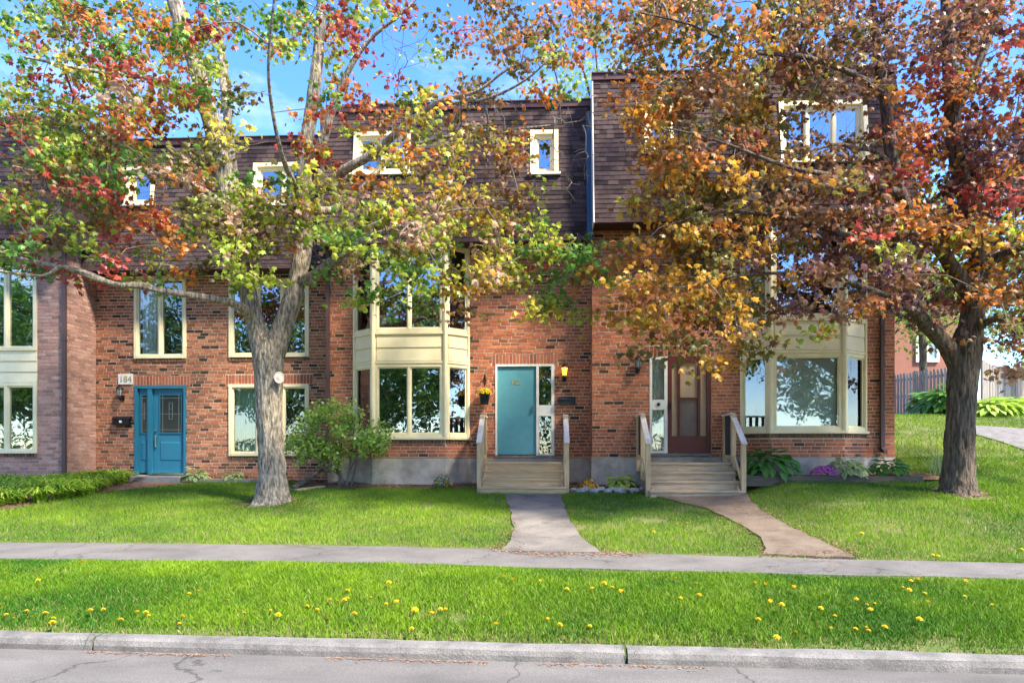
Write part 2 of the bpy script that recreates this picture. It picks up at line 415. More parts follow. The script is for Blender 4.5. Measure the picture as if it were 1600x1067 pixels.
m_farbrick = mk('far_brick', (0.33, 0.14, 0.10), (0.26, 0.11, 0.08), scale=2, rough=0.9, stretch=(1, 1, 12))

def add_cracks(m, scale, width, dark):
    nt = m.node_tree; N, L = nt.nodes, nt.links; b = N['Principled BSDF']; src = b.inputs['Base Color'].links[0].from_socket
    g = N.new('ShaderNodeNewGeometry'); ns = N.new('ShaderNodeTexNoise'); ns.inputs['Scale'].default_value = 1.6; ns.inputs['Detail'].default_value = 6
    ad = N.new('ShaderNodeMixRGB'); ad.blend_type = 'ADD'; ad.inputs[0].default_value = 0.9
    L.new(g.outputs['Position'], ns.inputs['Vector']); L.new(g.outputs['Position'], ad.inputs[1]); L.new(ns.outputs['Color'], ad.inputs[2])
    v = N.new('ShaderNodeTexVoronoi'); v.feature = 'DISTANCE_TO_EDGE'; v.inputs['Scale'].default_value = scale; L.new(ad.outputs[0], v.inputs['Vector'])
    mr = N.new('ShaderNodeMapRange'); mr.inputs[1].default_value, mr.inputs[2].default_value, mr.inputs[3].default_value, mr.inputs[4].default_value = 0, width, dark, 1
    L.new(v.outputs['Distance'], mr.inputs[0])
    mx = N.new('ShaderNodeMixRGB'); mx.blend_type = 'MULTIPLY'; mx.inputs[0].default_value = 1; L.new(src, mx.inputs[1]); L.new(mr.outputs[0], mx.inputs[2]); L.new(mx.outputs[0], b.inputs['Base Color'])
add_cracks(m_road, 0.42, 0.008, 0.45); add_cracks(m_walk, 0.5, 0.008, 0.5); add_cracks(m_path, 0.7, 0.01, 0.55)

# ------------------------------------------------------------------ ground, road, kerbs, walks
def inpoly(x, y, poly):
    x, y = np.asarray(x, float), np.asarray(y, float)
    c = np.zeros(x.shape, bool)
    n = len(poly)
    for i in range(n):
        x0, y0 = poly[i][:2]; x1, y1 = poly[(i + 1) % n][:2]
        if y0 == y1: continue
        c ^= ((y0 > y) != (y1 > y)) & (x < (x1 - x0) * (y - y0) / (y1 - y0) + x0)
    return c
def axis(a, b, lo, hi, fine, n):
    return np.unique(np.concatenate([a - (np.linspace(0, 1, n) ** 2) * (a - lo), np.arange(a, b, fine), b + (np.linspace(0, 1, n) ** 2) * (hi - b)]))
_gx, _gy = axis(-13, 14, -400, 400, 0.25, 14), axis(4, 30, -300, 500, 0.2, 14)
GX, GY = np.meshgrid(_gx, _gy)
GZ = ground(GX, GY)
_n, _m = GX.shape
_i = (np.arange(_n - 1)[:, None] * _m + np.arange(_m - 1)[None, :])
_me = fast_mesh('ground', np.stack([GX, GY, GZ], -1).reshape(-1, 3), np.stack([_i, _i + 1, _i + _m + 1, _i + _m], -1).reshape(-1, 4))
tag(link_mesh('ground', _me, m_soil, smooth_=True), 'lawn soil under the grass, rising from the street to the houses', kind='structure')

def sheet(name, rows, mat, label, lift=0.0, thick=0.05, kind='structure'):
    """rows: list of polylines (same length) from near to far; a sheet with a rim"""
    A = np.array(rows, float); n, m, _ = A.shape
    A[..., 2] += lift
    i = np.arange(n - 1)[:, None] * m + np.arange(m - 1)[None, :]
    fs = [tuple(f) for f in np.stack([i, i + 1, i + m + 1, i + m], -1).reshape(-1, 4)]
    V = list(map(tuple, A.reshape(-1, 3)))
    rim = [k for k in range(m)] + [r * m + m - 1 for r in range(1, n)] + [(n - 1) * m + k for k in range(m - 2, -1, -1)] + [r * m for r in range(n - 2, 0, -1)]
    base = len(V); V += [(V[k][0], V[k][1], V[k][2] - thick) for k in rim]
    for a in range(len(rim)):
        b = (a + 1) % len(rim); fs.append((rim[b], rim[a], base + a, base + b))
    mb = MB(); mb.add(V, fs)
    return tag(mb.build(name, mat), label, kind=kind)

xs = np.arange(-40, 40.1, 0.5)
rows = [[(x, q if q < 4 else q * 0 + float(kerb_y(x)) - d, 0.02 + 0.0 * x + (-0.012 * (float(kerb_y(x)) - q) if q < 4 else 0.0)) for x in xs] for q, d in ((-9, 0), (-4, 0), (0, 0), (3, 0), (9, 0.6), (9, 0.3), (9, 0.13))]
for r, row in enumerate(rows):
    rows[r] = [(x, y, 0.03 + 0.05 * math.sin(min(max((float(kerb_y(x)) - y) / 10.0, 0), 1) * math.pi)) for x, y, z in row]
sheet('road', rows, m_road, 'grey asphalt street along the kerb', thick=0.1)

def walk_rows(xs, f, b, n=5, jit=0.02):
    out = []
    for k in range(n):
        q = k / (n - 1)
        row = []
        for x in xs:
            y = float(f(x)) * (1 - q) + float(b(x)) * q
            if k in (0, n - 1): y += (float(noise2(x, k, 1.7)) - 0.5) * 0.12 * (1 if k else -1) + (float(noise2(x, k, 6)) - 0.5) * jit * 2
            row.append((x, y, float(ground(x, y, False))))
        out.append(row)
    return out
sheet('sidewalk', walk_rows(np.arange(-30, 30.1, 0.2), swf_y, swb_y), m_walk, 'narrow grey asphalt footway between boulevard grass and lawns', lift=0.018)

def px_path(left, right, name, mat, label, lift=0.03, n=40, m=7):
    L_ = np.array([on_ground(*p) for p in left]); R_ = np.array([on_ground(*p) for p in right])
    q = np.linspace(0, 1, n)
    def res(A):
        d = np.concatenate([[0], np.cumsum(np.linalg.norm(np.diff(A[:, :2], axis=0), axis=1))]); d /= d[-1]
        return np.stack([np.interp(q, d, A[:, k]) for k in (0, 1)], -1)
    l, r = res(L_), res(R_)
    l += (noise2(l[:, 0] * 3, l[:, 1] * 3, 1.3)[:, None] - 0.5) * np.array([[0.07, 0.0]])
    r += (noise2(r[:, 0] * 3, r[:, 1] * 3, 1.3, 5)[:, None] - 0.5) * np.array([[0.07, 0.0]])
    rows = []
    for k in range(n):
        p = l[k][None] * (1 - np.linspace(0, 1, m)[:, None]) + r[k][None] * np.linspace(0, 1, m)[:, None]
        rows.append([(a, b, float(ground(a, b))) for a, b in p])
    sheet(name, rows, mat, label, lift=lift, thick=0.06)
    return [tuple(p) for p in l] + [tuple(p) for p in r[::-1]]
POLY = []
POLY.append(px_path([(783, 864), (796, 848), (803, 828), (797, 800), (790, 774)], [(938, 866), (914, 848), (898, 828), (884, 800), (876, 774)], 'walkway', m_path, 'grey asphalt path from the footway to the middle steps'))
POLY.append(px_path([(1196, 868), (1190, 842), (1150, 818), (1105, 796), (1015, 774)], [(1340, 874), (1285, 848), (1232, 824), (1188, 798), (1166, 772)], 'walkway', m_path2, 'reddish littered path curving from the footway to the right steps'))
POLY.append(px_path([(1640, 725), (1600, 704), (1560, 690), (1525, 680), (1480, 673)], [(1700, 690), (1640, 676), (1590, 670), (1540, 667), (1480, 664)], 'walkway', m_kerb, 'pale concrete path curving behind the right maple', lift=0.03))

# kerb stones: three lengths with open joints
def kerb(x0, x1, label):
    mb = MB(); prof = [(-0.152, 0.00), (-0.150, 0.075), (-0.138, 0.112), (-0.11, 0.128), (0.0, 0.132), (0.0, -0.02)]
    xs = np.linspace(x0, x1, max(int((x1 - x0) / 0.12), 2)); V = []; n = len(prof)
    for x in xs:
        for j, (dy, z) in enumerate(prof):
            w = (float(noise2(x, j, 2.3)) - 0.5) * 0.014 if j < 5 else 0
            V.append((x, float(kerb_y(x)) + dy + w, z + (w if j in (2, 3, 4) else 0)))
    fs = [(i * n + j, (i + 1) * n + j, (i + 1) * n + j + 1, i * n + j + 1) for i in range(len(xs) - 1) for j in range(n - 1)]
    fs += [tuple(range(n)), tuple(range(len(V) - 1, len(V) - n - 1, -1))]
    mb.add(V, fs)
    return tag(mb.build('kerb', m_kerb), label, kind='structure')
_j1, _j2 = float(on_ground(163, 1000)[0]), float(on_ground(975, 1010)[0])
kerb(-30, _j1 - 0.012, 'left length of pale concrete kerb')
kerb(_j1 + 0.012, _j2 - 0.012, 'long middle length of pale concrete kerb')
kerb(_j2 + 0.012, 30, 'right length of pale concrete kerb')

# mulch beds
D184, DMID, DRGT, DPNK = 15.78, 15.22, 14.80, 14.76
XP, X1, X2, X3 = X(150, D184), X(513, DMID), X(925, DRGT), X(1398, DRGT)
def bed(poly, name, label, lift=0.012):
    cx, cy = np.mean([p[0] for p in poly]), np.mean([p[1] for p in poly])
    P = np.array(poly); rows = []
    mb = MB()
    q = np.linspace(0, 1, 5)
    V = []; n = 0
    dense = []
    for k in range(len(P)):
        a, b = P[k], P[(k + 1) % len(P)]
        for s_ in np.arange(0, 1, 1 / max(1, int(np.linalg.norm(b - a) / 0.25))): dense.append(a + (b - a) * s_)
    dense = np.array(dense)
    for qq in q:
        for d in dense:
            x, y = np.array((cx, cy)) * (1 - qq) + d * qq
            V.append((x, y, gz(x, y) + lift + 0.03 * (1 - qq) - (0.05 if qq == 1 else 0)))
    m = len(dense)
    fs = [(i * m + k, (i + 1) * m + k, (i + 1) * m + (k + 1) % m, i * m + (k + 1) % m) for i in range(4) for k in range(m)]
    mb.add(V, fs)
    tag(mb.build(name, m_mulch, smooth_=True), label, kind='structure')
    POLY.append([tuple(p) for p in poly])
bed([(X1 - 0.6, 14.42), (-1.45, 14.32), (-1.45, DMID - 0.02), (X1 - 0.02, DMID - 0.02), (X1 - 0.6, 15.2)], 'flower_bed', 'reddish mulch bed below the middle bay window')
bed([(0.52, 13.85), (1.0, 13.78), (1.95, 13.72), (1.98, DRGT - 0.02), (X2 - 0.02, DRGT - 0.02), (X2 - 0.02, DMID - 0.02), (0.52, DMID - 0.02)], 'flower_bed', 'mulch bed edged with stones between the two flights of steps')
bed([(3.86, 13.56), (7.95, 13.56), (7.5, 14.0), (X3, DRGT - 0.02), (3.86, DRGT - 0.02)], 'flower_bed', 'dark planted bed below the right bay window', lift=0.10)
_lp = [on_ground(*p)[:2] for p in ((-60, 806), (0, 799), (60, 789), (140, 772), (250, 760), (305, 756))]
bed([tuple(p) for p in _lp] + [(X(300, 15.4), 15.45), (X(180, 15.7), 15.70), (XP + 0.1, 15.7), (XP + 0.02, DPNK - 0.02), (-14.5, DPNK - 0.02)], 'flower_bed', 'brown mulch bed with daylilies before the pale brick house')
bed([(X(302, 15.3), 15.36), (X1 - 0.05, 15.2), (X1 - 0.05, D184 - 0.02), (X(302, 15.4), D184 - 0.02)], 'flower_bed', 'narrow planted bed under the lower window beside the blue door')

# ------------------------------------------------------------------ brickwork
BL, BH, JT = 0.202, 0.062, 0.013
CAMP = np.array((0, 0, CZ))
def facet(P0, P1):
    d = np.array(P1, float) - np.array(P0, float); L_ = float(np.linalg.norm(d)); d /= L_
    return np.array(P0, float), d, np.array((d[1], -d[0])), L_
def brick_boxes(P, d, n, items):
    """items: rows (s, z, l, h, proud, depth)"""
    A = np.array(items, float); s, z, l, h, pr, dp = A.T
    def pt(a, b, c): return np.stack([P[0] + d[0] * a + n[0] * b, P[1] + d[1] * a + n[1] * b, c], -1)
    e = 0.0015
    f = [pt(s - l / 2 + e, pr, z - h / 2 + e), pt(s + l / 2 - e, pr, z - h / 2 + e), pt(s + l / 2 - e, pr, z + h / 2 - e), pt(s - l / 2 + e, pr, z + h / 2 - e),
         pt(s - l / 2, pr - dp, z - h / 2), pt(s + l / 2, pr - dp, z - h / 2), pt(s + l / 2, pr - dp, z + h / 2), pt(s - l / 2, pr - dp, z + h / 2)]
    V = np.stack(f, 1).reshape(-1, 3)
    q = np.array([(0, 1, 2, 3), (4, 5, 1, 0), (5, 6, 2, 1), (6, 7, 3, 2), (7, 4, 0, 3)])
    return V, (np.arange(len(A))[:, None, None] * 8 + q[None]).reshape(-1, 4)
def brick_wall(house, P0, P1, z0, z1, holes=(), special=(), bm='red', mortar=None, singles=0, name='wall', zref=0.0, rev=0.14, hard=()):
    """holes: (s0,s1,z0,z1) open; special: (s0,s1,z0,z1,kind) upright bricks laid in"""
    P, d, n, L_ = facet(P0, P1)
    # mortar face with openings and reveals
    ss = sorted({0, L_} | {v for h in holes for v in h[:2] if 0 < v < L_}); zz = sorted({z0, z1} | {v for h in holes for v in h[2:4] if z0 < v < z1})
    mb = MB(); rec = -0.006
    pt = lambda a, b, z: (P[0] + d[0] * a + n[0] * b, P[1] + d[1] * a + n[1] * b, z)
    for a, b in zip(ss[:-1], ss[1:]):
        for e, f in zip(zz[:-1], zz[1:]):
            cs, cz = (a + b) / 2, (e + f) / 2
            if any(h[0] < cs < h[1] and h[2] < cz < h[3] for h in holes): continue
            mb.add([pt(a, rec, e), pt(b, rec, e), pt(b, rec, f), pt(a, rec, f)], [(0, 1, 2, 3)])
    for h in holes:
        a, b, e, f = h[:4]; a = max(a, 0); b = min(b, L_); e = max(e, z0); f = min(f, z1)
        for u, v in (((a, e), (a, f)), ((a, f), (b, f)), ((b, f), (b, e)), ((b, e), (a, e))):
            mb.add([pt(u[0], rec, u[1]), pt(v[0], rec, v[1]), pt(v[0], -rev, v[1]), pt(u[0], -rev, u[1])], [(0, 1, 2, 3)])
    wall = mb.build(name, mortar or m_mortar, house)
    items, full = [], []
    solid = [tuple(h[:4]) for h in holes] + [tuple(s_[:4]) for s_ in special]
    r0, r1 = math.floor((z0 - zref) / (BH + JT)), math.ceil((z1 - zref) / (BH + JT))
    for r in range(r0, r1):
        a, b = max(zref + r * (BH + JT), z0 + 0.003), min(zref + r * (BH + JT) + BH, z1 - 0.003)
        if b - a < 0.015: continue
        off = (r % 2) * (BL + JT) / 2 + 0.03 * ((r * 7) % 3)
        k = -1
        while True:
            k += 1
            x0 = k * (BL + JT) - off; x1 = x0 + BL
            if x0 > L_: break
            segs = [(max(x0, 0.002), min(x1, L_ - 0.002), a, b)]
            for h in solid:
                nx = []
                for (p, q, e, f) in segs:
                    if q <= h[0] - 0.005 or p >= h[1] + 0.005 or f <= h[2] + 0.003 or e >= h[3] - 0.003: nx.append((p, q, e, f)); continue
                    if p < h[0] - 0.03: nx.append((p, h[0] - 0.006, e, f))
                    if q > h[1] + 0.03: nx.append((h[1] + 0.006, q, e, f))
                    p2, q2 = max(p, h[0] - 0.004), min(q, h[1] + 0.004)
                    if q2 - p2 > 0.03:
                        if h[2] - e > 0.018: nx.append((p2, q2, e, h[2] - 0.006))
                        if f - h[3] > 0.018: nx.append((p2, q2, h[3] + 0.006, f))
                segs = nx
            for (p, q, e, f) in segs:
                if q - p < 0.025: continue
                it = ((p + q) / 2, (e + f) / 2, q - p, f - e, random.uniform(-0.0025, 0.0025), 0.03)
                (full if (q - p > BL - 0.004 and f - e > BH - 0.003) else items).append(it)
    up = {'sill': [], 'head': []}
    for s0, s1, e, f, kind in special:
        w = 0.0775; c = max(1, round((s1 - s0) / w)); w = (s1 - s0) / c
        for k in range(c):
            pr = random.uniform(-0.002, 0.002) + (0.022 if kind == 'sill' else 0)
            up[kind].append((s0 + w * (k + 0.5), (e + f) / 2, w - JT, f - e - 0.008, pr, 0.03 if kind != 'sill' else 0.06))
    for kind, its in up.items():
        if its:
            V, Fc = brick_boxes(P, d, n, its)
            o = link_mesh('brick_sill' if kind == 'sill' else 'brick_lintel', fast_mesh('upright_bricks', V - ORG[house], Fc), m_brick['sill' if kind == 'sill' else 'lintel'], wall); o['kind'] = 'stuff'
    if singles and full:
        w = [np.linalg.norm(np.array((P[0] + d[0] * t[0], P[1] + d[1] * t[0], t[1])) - CAMP) for t in full]
        order = np.argsort(w)
        V, Fc = brick_boxes((0, 0), d, n, [(0, 0, BL, BH, 0, 0.03)])
        me = fast_mesh('brick', V, Fc); me.materials.append(m_brick[bm])
        for k in order[:singles]:
            t = full[k]
            o = bpy.data.objects.new('brick', me); COL.objects.link(o); o.parent = wall
            o.location = np.array((P[0] + d[0] * t[0] + n[0] * t[4], P[1] + d[1] * t[0] + n[1] * t[4], t[1])) - ORG[house]
        full = [full[k] for k in order[singles:]]
    allb = items + full
    if allb:
        V, Fc = brick_boxes(P, d, n, allb)
        o = link_mesh('brickwork', fast_mesh('brickwork', V - ORG[house], Fc), m_brick[bm], wall)
        o['kind'] = 'stuff'
    return wall

# ------------------------------------------------------------------ mansard roof
def mansard(house, xb0, xb1, xt0, xt1, yb, yt, z0, z1, holes=(), singles=0):
    """front slope; holes in (x0,x1,z0,z1)"""
    H = z1 - z0
    yy = lambda z: yb + (yt - yb) * (z - z0) / H
    x0f = lambda z: xb0 + (xt0 - xb0) * (z - z0) / H
    x1f = lambda z: xb1 + (xt1 - xb1) * (z - z0) / H
    sl = np.array((0, yt - yb, H)); sl /= np.linalg.norm(sl); nr = np.array((0, -sl[2], sl[1]))
    mb = MB()
    xs_ = sorted({v for h in holes for v in h[:2]}); zs = sorted({z0, z1} | {v for h in holes for v in h[2:4]})
    for e, f in zip(zs[:-1], zs[1:]):
        cols = [None] + xs_ + [None]
        for i in range(len(cols) - 1):
            A = (lambda z: x0f(z)) if cols[i] is None else (lambda z, v=cols[i]: v)
            B = (lambda z: x1f(z)) if cols[i + 1] is None else (lambda z, v=cols[i + 1]: v)
            c = (A((e + f) / 2) + B((e + f) / 2)) / 2
            if any(h[0] < c < h[1] and h[2] < (e + f) / 2 < h[3] for h in holes): continue
            mb.add([(A(e), yy(e), e), (B(e), yy(e), e), (B(f), yy(f), f), (A(f), yy(f), f)], [(0, 1, 2, 3)])
    roof = mb.build('roof', m_roofbase, house)
    ex = 0.104
    big, tabs = [], []
    widths = (0.12, 0.16, 0.21, 0.26)
    for r in range(int(H / ex) + 1):
        z = z0 + r * ex - 0.01
        if z > z1 - 0.06: break
        x = x0f(z) - random.uniform(0, 0.2)
        while x < x1f(z):
            wi = random.randrange(4); th = random.choice((0.009, 0.009, 0.013))
            a, b = max(x, x0f(z)), min(x + widths[wi], x1f(z))
            x += widths[wi] + 0.001
            segs = [(a, b)]
            for h in holes:
                if z + ex * 0.6 > h[2] and z < h[3] - 0.02:
                    segs = [s_ for (p, q) in segs for s_ in ((p, min(q, h[0])), (max(p, h[1]), q)) if s_[1] - s_[0] > 0.02]
            for p, q in segs:
                if q - p < 0.02: continue
                (big if q - p > widths[wi] - 0.002 and wi > 1 else tabs).append((p, q, z, th, wi))
    def tabmesh(items, o):
        A = np.array(items, float); p, q, z, th = A[:, 0], A[:, 1], A[:, 2], A[:, 3]
        k = len(A); lh = ex * 1.25
        y = yb + (yt - yb) * (z - z0) / H
        B0 = np.stack([p, y, z], -1); B1 = np.stack([q, y, z], -1)
        up = sl[None] * lh; o1 = nr[None] * (th[:, None] + 0.006); o2 = nr[None] * 0.004; o3 = nr[None] * 0.0005
        V = np.stack([B0 + o1, B1 + o1, B1 + up + o2, B0 + up + o2, B0 + o3, B1 + o3, B1 + up, B0 + up], 1).reshape(-1, 3) - o
        f4 = np.array([(0, 1, 2, 3), (4, 5, 1, 0), (5, 6, 2, 1), (7, 4, 0, 3)])
        return V, (np.arange(k)[:, None, None] * 8 + f4[None]).reshape(-1, 4)
    if singles:
        big.sort(key=lambda t: (t[2] - CZ) ** 2 + (0.5 * (t[0] + t[1])) ** 2)
        shared = {}
        for t in big[:singles]:
            key = (t[3], t[4])
            if key not in shared:
                V, Fc = tabmesh([(0, widths[t[4]], z0, t[3], t[4])], np.array((0, yb, z0)))
                shared[key] = fast_mesh('shingle', V, Fc); shared[key].materials.append(m_shing)
            o = bpy.data.objects.new('shingle', shared[key]); COL.objects.link(o); o.parent = roof
            o.location = np.array((t[0], yy(t[2]), t[2])) - ORG[house]
        big = big[singles:]
    V, Fc = tabmesh(big + tabs, ORG[house])
    o = link_mesh('shingle_courses', fast_mesh('shingle_courses', V, Fc), m_shing, roof); o['kind'] = 'stuff'
    return roof, yy

# ------------------------------------------------------------------ windows and doors
def curtain_mesh(mb, P, d, s0, s1, nn, z0, z1, folds=9, amp=0.025):
    N_ = folds * 6
    n = (d[1], -d[0]); V = []
    for k in range(N_ + 1):
        s_ = s0 + (s1 - s0) * k / N_; w = nn + amp * math.sin(k / 6 * 2 * math.pi + 0.6 * math.sin(k * 0.31))
        for z in (z0, z1): V.append((P[0] + d[0] * s_ + n[0] * w, P[1] + d[1] * s_ + n[1] * w, z))
    mb.add(V, [(2 * k, 2 * k + 2, 2 * k + 3, 2 * k + 1) for k in range(N_)])
def window(house, P, d, s0, s1, z0, z1, splits=(), fw=0.07, n1=0.03, n0=-0.09, mat=None, glass=None, curtains=(), blind=False, sash=0.035, room=0.5, backing=True):
    """frame mesh named window; panes (and what hangs behind them) are its children. n: outward offset from the wall face"""
    mat = mat or m_cream; glass = glass or m_glass
    mb = MB()
    mb.fbox(P, d, s0, s0 + fw, n0, n1, z0, z1); mb.fbox(P, d, s1 - fw, s1, n0, n1, z0, z1)
    mb.fbox(P, d, s0 + fw, s1 - fw, n0, n1 - 0.002, z1 - fw, z1); mb.fbox(P, d, s0 + fw, s1 - fw, n0, n1 + 0.012, z0, z0 + fw)
    cuts = [s0 + fw] + [s0 + (s1 - s0) * q for q in splits] + [s1 - fw]
    mw = 0.05
    for c in cuts[1:-1]: mb.fbox(P, d, c - mw / 2, c + mw / 2, n0, n1 - 0.006, z0 + fw, z1 - fw)
    w = mb.build('window', mat, house)
    for k in range(len(cuts) - 1):
        a = cuts[k] + (mw / 2 if k else 0); b = cuts[k + 1] - (mw / 2 if k < len(cuts) - 2 else 0)
        if sash:
            sm = MB(); e, f = z0 + fw, z1 - fw; q0, q1 = n0 + 0.02, n1 - 0.03
            sm.fbox(P, d, a, a + sash, q0, q1, e, f); sm.fbox(P, d, b - sash, b, q0, q1, e, f)
            sm.fbox(P, d, a + sash, b - sash, q0, q1 - 0.002, e, e + sash); sm.fbox(P, d, a + sash, b - sash, q0, q1 - 0.002, f - sash, f)
            sm.build('sash', mat, w)
        pm = MB(); pn = -0.035
        g = max(sash - 0.008, 0)
        pm.fbox(P, d, a + g, b - g, pn - 0.006, pn, z0 + fw + g, z1 - fw - g)
        pm.build('pane', glass, w)
    for (a, b, m) in curtains:
        cm = MB(); curtain_mesh(cm, P, d, s0 + (s1 - s0) * a, s0 + (s1 - s0) * b, -0.125, z0 + fw, z1 - fw * 0.5, max(3, int((b - a) * (s1 - s0) / 0.09)))
        cm.build('curtain', m, w, True)
    if blind:
        bm_ = MB(); zz = z0 + fw
        while zz < z1 - fw - 0.02:
            n = (d[1], -d[0])
            q = lambda s_, nn, z: (P[0] + d[0] * s_ + n[0] * nn, P[1] + d[1] * s_ + n[1] * nn, z)
            a, b = s0 + fw + 0.02, s1 - fw - 0.02
            bm_.add([q(a, -0.115, zz), q(b, -0.115, zz), q(b, -0.135, zz + 0.027), q(a, -0.135, zz + 0.027)], [(0, 1, 2, 3)])
            zz += 0.025
        bm_.build('blind', m_blind, w)
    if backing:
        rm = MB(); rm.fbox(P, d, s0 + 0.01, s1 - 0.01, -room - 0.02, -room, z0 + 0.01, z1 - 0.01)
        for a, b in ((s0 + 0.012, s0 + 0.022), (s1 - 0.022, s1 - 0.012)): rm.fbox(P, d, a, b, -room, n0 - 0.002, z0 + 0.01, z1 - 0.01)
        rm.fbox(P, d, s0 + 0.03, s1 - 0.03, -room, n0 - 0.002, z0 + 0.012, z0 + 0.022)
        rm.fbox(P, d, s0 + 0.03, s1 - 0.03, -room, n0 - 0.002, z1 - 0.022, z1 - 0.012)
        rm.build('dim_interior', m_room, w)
    return w
def roof_window(house, x0, x1, z0, z1, yw, yy, splits=(), sill=True):
    """window standing upright in the sloping roof: cream cheeks and sill run out to the slope"""
    P, d = (0, yw), (1, 0)
    w = window(house, P, d, x0, x1, z0, z1, splits, fw=0.06, n1=0.0, n0=-0.08, room=0.6)
    mb = MB(); g = 0.09
    for a, b in ((x0 - g, x0), (x1, x1 + g)):
        f0, f1 = yy(z0) - 0.035, yy(z1) - 0.035
        mb.hexa([(a, f0, z0 - g), (b, f0, z0 - g), (b, yw + 0.1, z0 - g), (a, yw + 0.1, z0 - g)], [(a, f1, z1 + g), (b, f1, z1 + g), (b, yw + 0.1, z1 + g), (a, yw + 0.1, z1 + g)])
    f1 = yy(z1) - 0.035
    mb.box(x0, x1, f1 + 0.004, yw + 0.09, z1, z1 + g)
    f0 = yy(z0) - 0.06
    mb.hexa([(x0, f0, z0 - g), (x1, f0, z0 - g), (x1, yw + 0.09, z0 - g), (x0, yw + 0.09, z0 - g)], [(x0, f0, z0 - g + 0.03), (x1, f0, z0 - g + 0.03), (x1, yw + 0.09, z0 - 0.002), (x0, yw + 0.09, z0 - 0.002)])
    mb.build('casing', m_cream, w)
    if sill:
        sm = MB(); sm.box(x0 - g - 0.05, x1 + g + 0.05, f0 - 0.05, f0 + 0.03, z0 - g - 0.045, z0 - g + 0.001); sm.build('sill', m_white, w)
    return w
def text_mesh(body, size, loc, parent, mat, name='house_number', depth=0.006):
    c = bpy.data.curves.new(name, 'FONT'); c.body = body; c.size = size; c.extrude = depth / 2; c.align_x = 'CENTER'; c.align_y = 'CENTER'
    o = bpy.data.objects.new(name, c); COL.objects.link(o)
    me = bpy.data.meshes.new_from_object(o.evaluated_get(bpy.context.evaluated_depsgraph_get()))
    bpy.data.objects.remove(o)
    V = np.zeros(len(me.vertices) * 3); me.vertices.foreach_get('co', V); V = V.reshape(-1, 3)
    W = np.stack([V[:, 0], -V[:, 2], V[:, 1]], -1) + np.array(loc) - org(parent)
    me.vertices.foreach_set('co', W.ravel()); me.update(); me.materials.clear()
    return link_mesh(name, me, mat, parent)
def bay(house, D, p, xo0, xo1, xf0, xf1, zsill, zmid0, zmid1, ztop, splits, curtains=None, blind=False):
    """two storeys of bay windows with a boarded band between: frames per facet are parts of the house"""
    pts = [(xo0, D), (xf0, D - p), (xf1, D - p), (xo1, D)]
    for i in range(3):
        P, d, n, L_ = facet(pts[i], pts[i + 1])
        sp = splits if i == 1 else ()
        e0 = 0.03 if i else 0.0; e1 = L_ - (0.03 if i < 2 else 0.0)
        fw = 0.075
        window(house, P, d, e0, e1, zsill, zmid0, sp, fw=fw, n1=0.0, n0=-0.09, blind=blind and i == 1, glass=m_glass if i == 1 and not blind else m_glass2, room=1.0 if i == 1 else 0.9, backing=False, sash=0.03)
        window(house, P, d, e0, e1, zmid1, ztop, sp, fw=fw, n1=0.0, n0=-0.09, glass=m_glass if i == 1 else m_glass2, backing=False, sash=0.03)
        mb = MB(); mb.fbox(P, d, e0, e1, -0.09, -0.02, zmid0, zmid1)
        band = mb.build('bay_band', m_cream, house)
        zb = zmid0 + 0.055; hgt = (zmid1 - zb - 0.05) / 2
        for k in range(2):
            bm_ = MB(); n0 = -0.02
            q = lambda s_, nn, z: (P[0] + d[0] * s_ + n[0] * nn, P[1] + d[1] * s_ + n[1] * nn, z)
            a, b = e0 + 0.06, e1 - 0.06; z = zb + k * hgt
            bm_.hexa([q(a, 0.004, z + 0.006), q(b, 0.004, z + 0.006), q(b, n0, z + 0.006), q(a, n0, z + 0.006)], [q(a, -0.012, z + hgt - 0.004), q(b, -0.012, z + hgt - 0.004), q(b, n0, z + hgt - 0.004), q(a, n0, z + hgt - 0.004)])
            bm_.build('siding_board', m_cream, band)
        for za, zb_, nn in ((zmid0 + 0.002, zmid0 + 0.05, 0.014), (zmid1 - 0.05, zmid1 - 0.002, 0.02)):
            tm = MB(); tm.fbox(P, d, e0, e1, -0.02, nn, za, zb_); tm.build('trim_board', m_cream, band)
    cm = MB()
    for i, c in enumerate(pts):
        r = 0.05 if i in (1, 2) else 0.035
        cx, cy = c
        if i in (0, 3): cx += 0.03 if i == 0 else -0.03
        cm.prism([(cx + r * math.cos(a), cy + (0.0 if i in (1, 2) else -0.02) + r * math.sin(a)) for a in np.linspace(0, 2 * math.pi, 9)[:-1]], zsill + 0.004, ztop - 0.004)
    cm.build('corner_post', m_cream, house)
    sm = MB(); o_ = 0.05
    out = [(xo0 - o_, D + 0.02), (xo0 - o_, D - 0.03), (xf0 - 0.03, D - p - o_), (xf1 + 0.03, D - p - o_), (xo1 + o_, D - 0.03), (xo1 + o_, D + 0.02)]
    sm.prism(out, zsill - 0.05, zsill + 0.002); sm.build('sill', m_cream, house)
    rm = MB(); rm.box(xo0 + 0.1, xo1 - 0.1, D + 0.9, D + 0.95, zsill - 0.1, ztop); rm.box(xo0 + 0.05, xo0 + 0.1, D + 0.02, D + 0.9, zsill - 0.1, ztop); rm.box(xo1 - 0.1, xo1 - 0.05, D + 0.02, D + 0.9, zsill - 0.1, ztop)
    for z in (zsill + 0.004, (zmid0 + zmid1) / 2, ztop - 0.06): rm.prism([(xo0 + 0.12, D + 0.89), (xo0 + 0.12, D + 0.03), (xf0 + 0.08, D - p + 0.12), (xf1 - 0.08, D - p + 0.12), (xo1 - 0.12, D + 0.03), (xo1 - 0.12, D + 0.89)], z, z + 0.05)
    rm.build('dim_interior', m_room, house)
    return pts
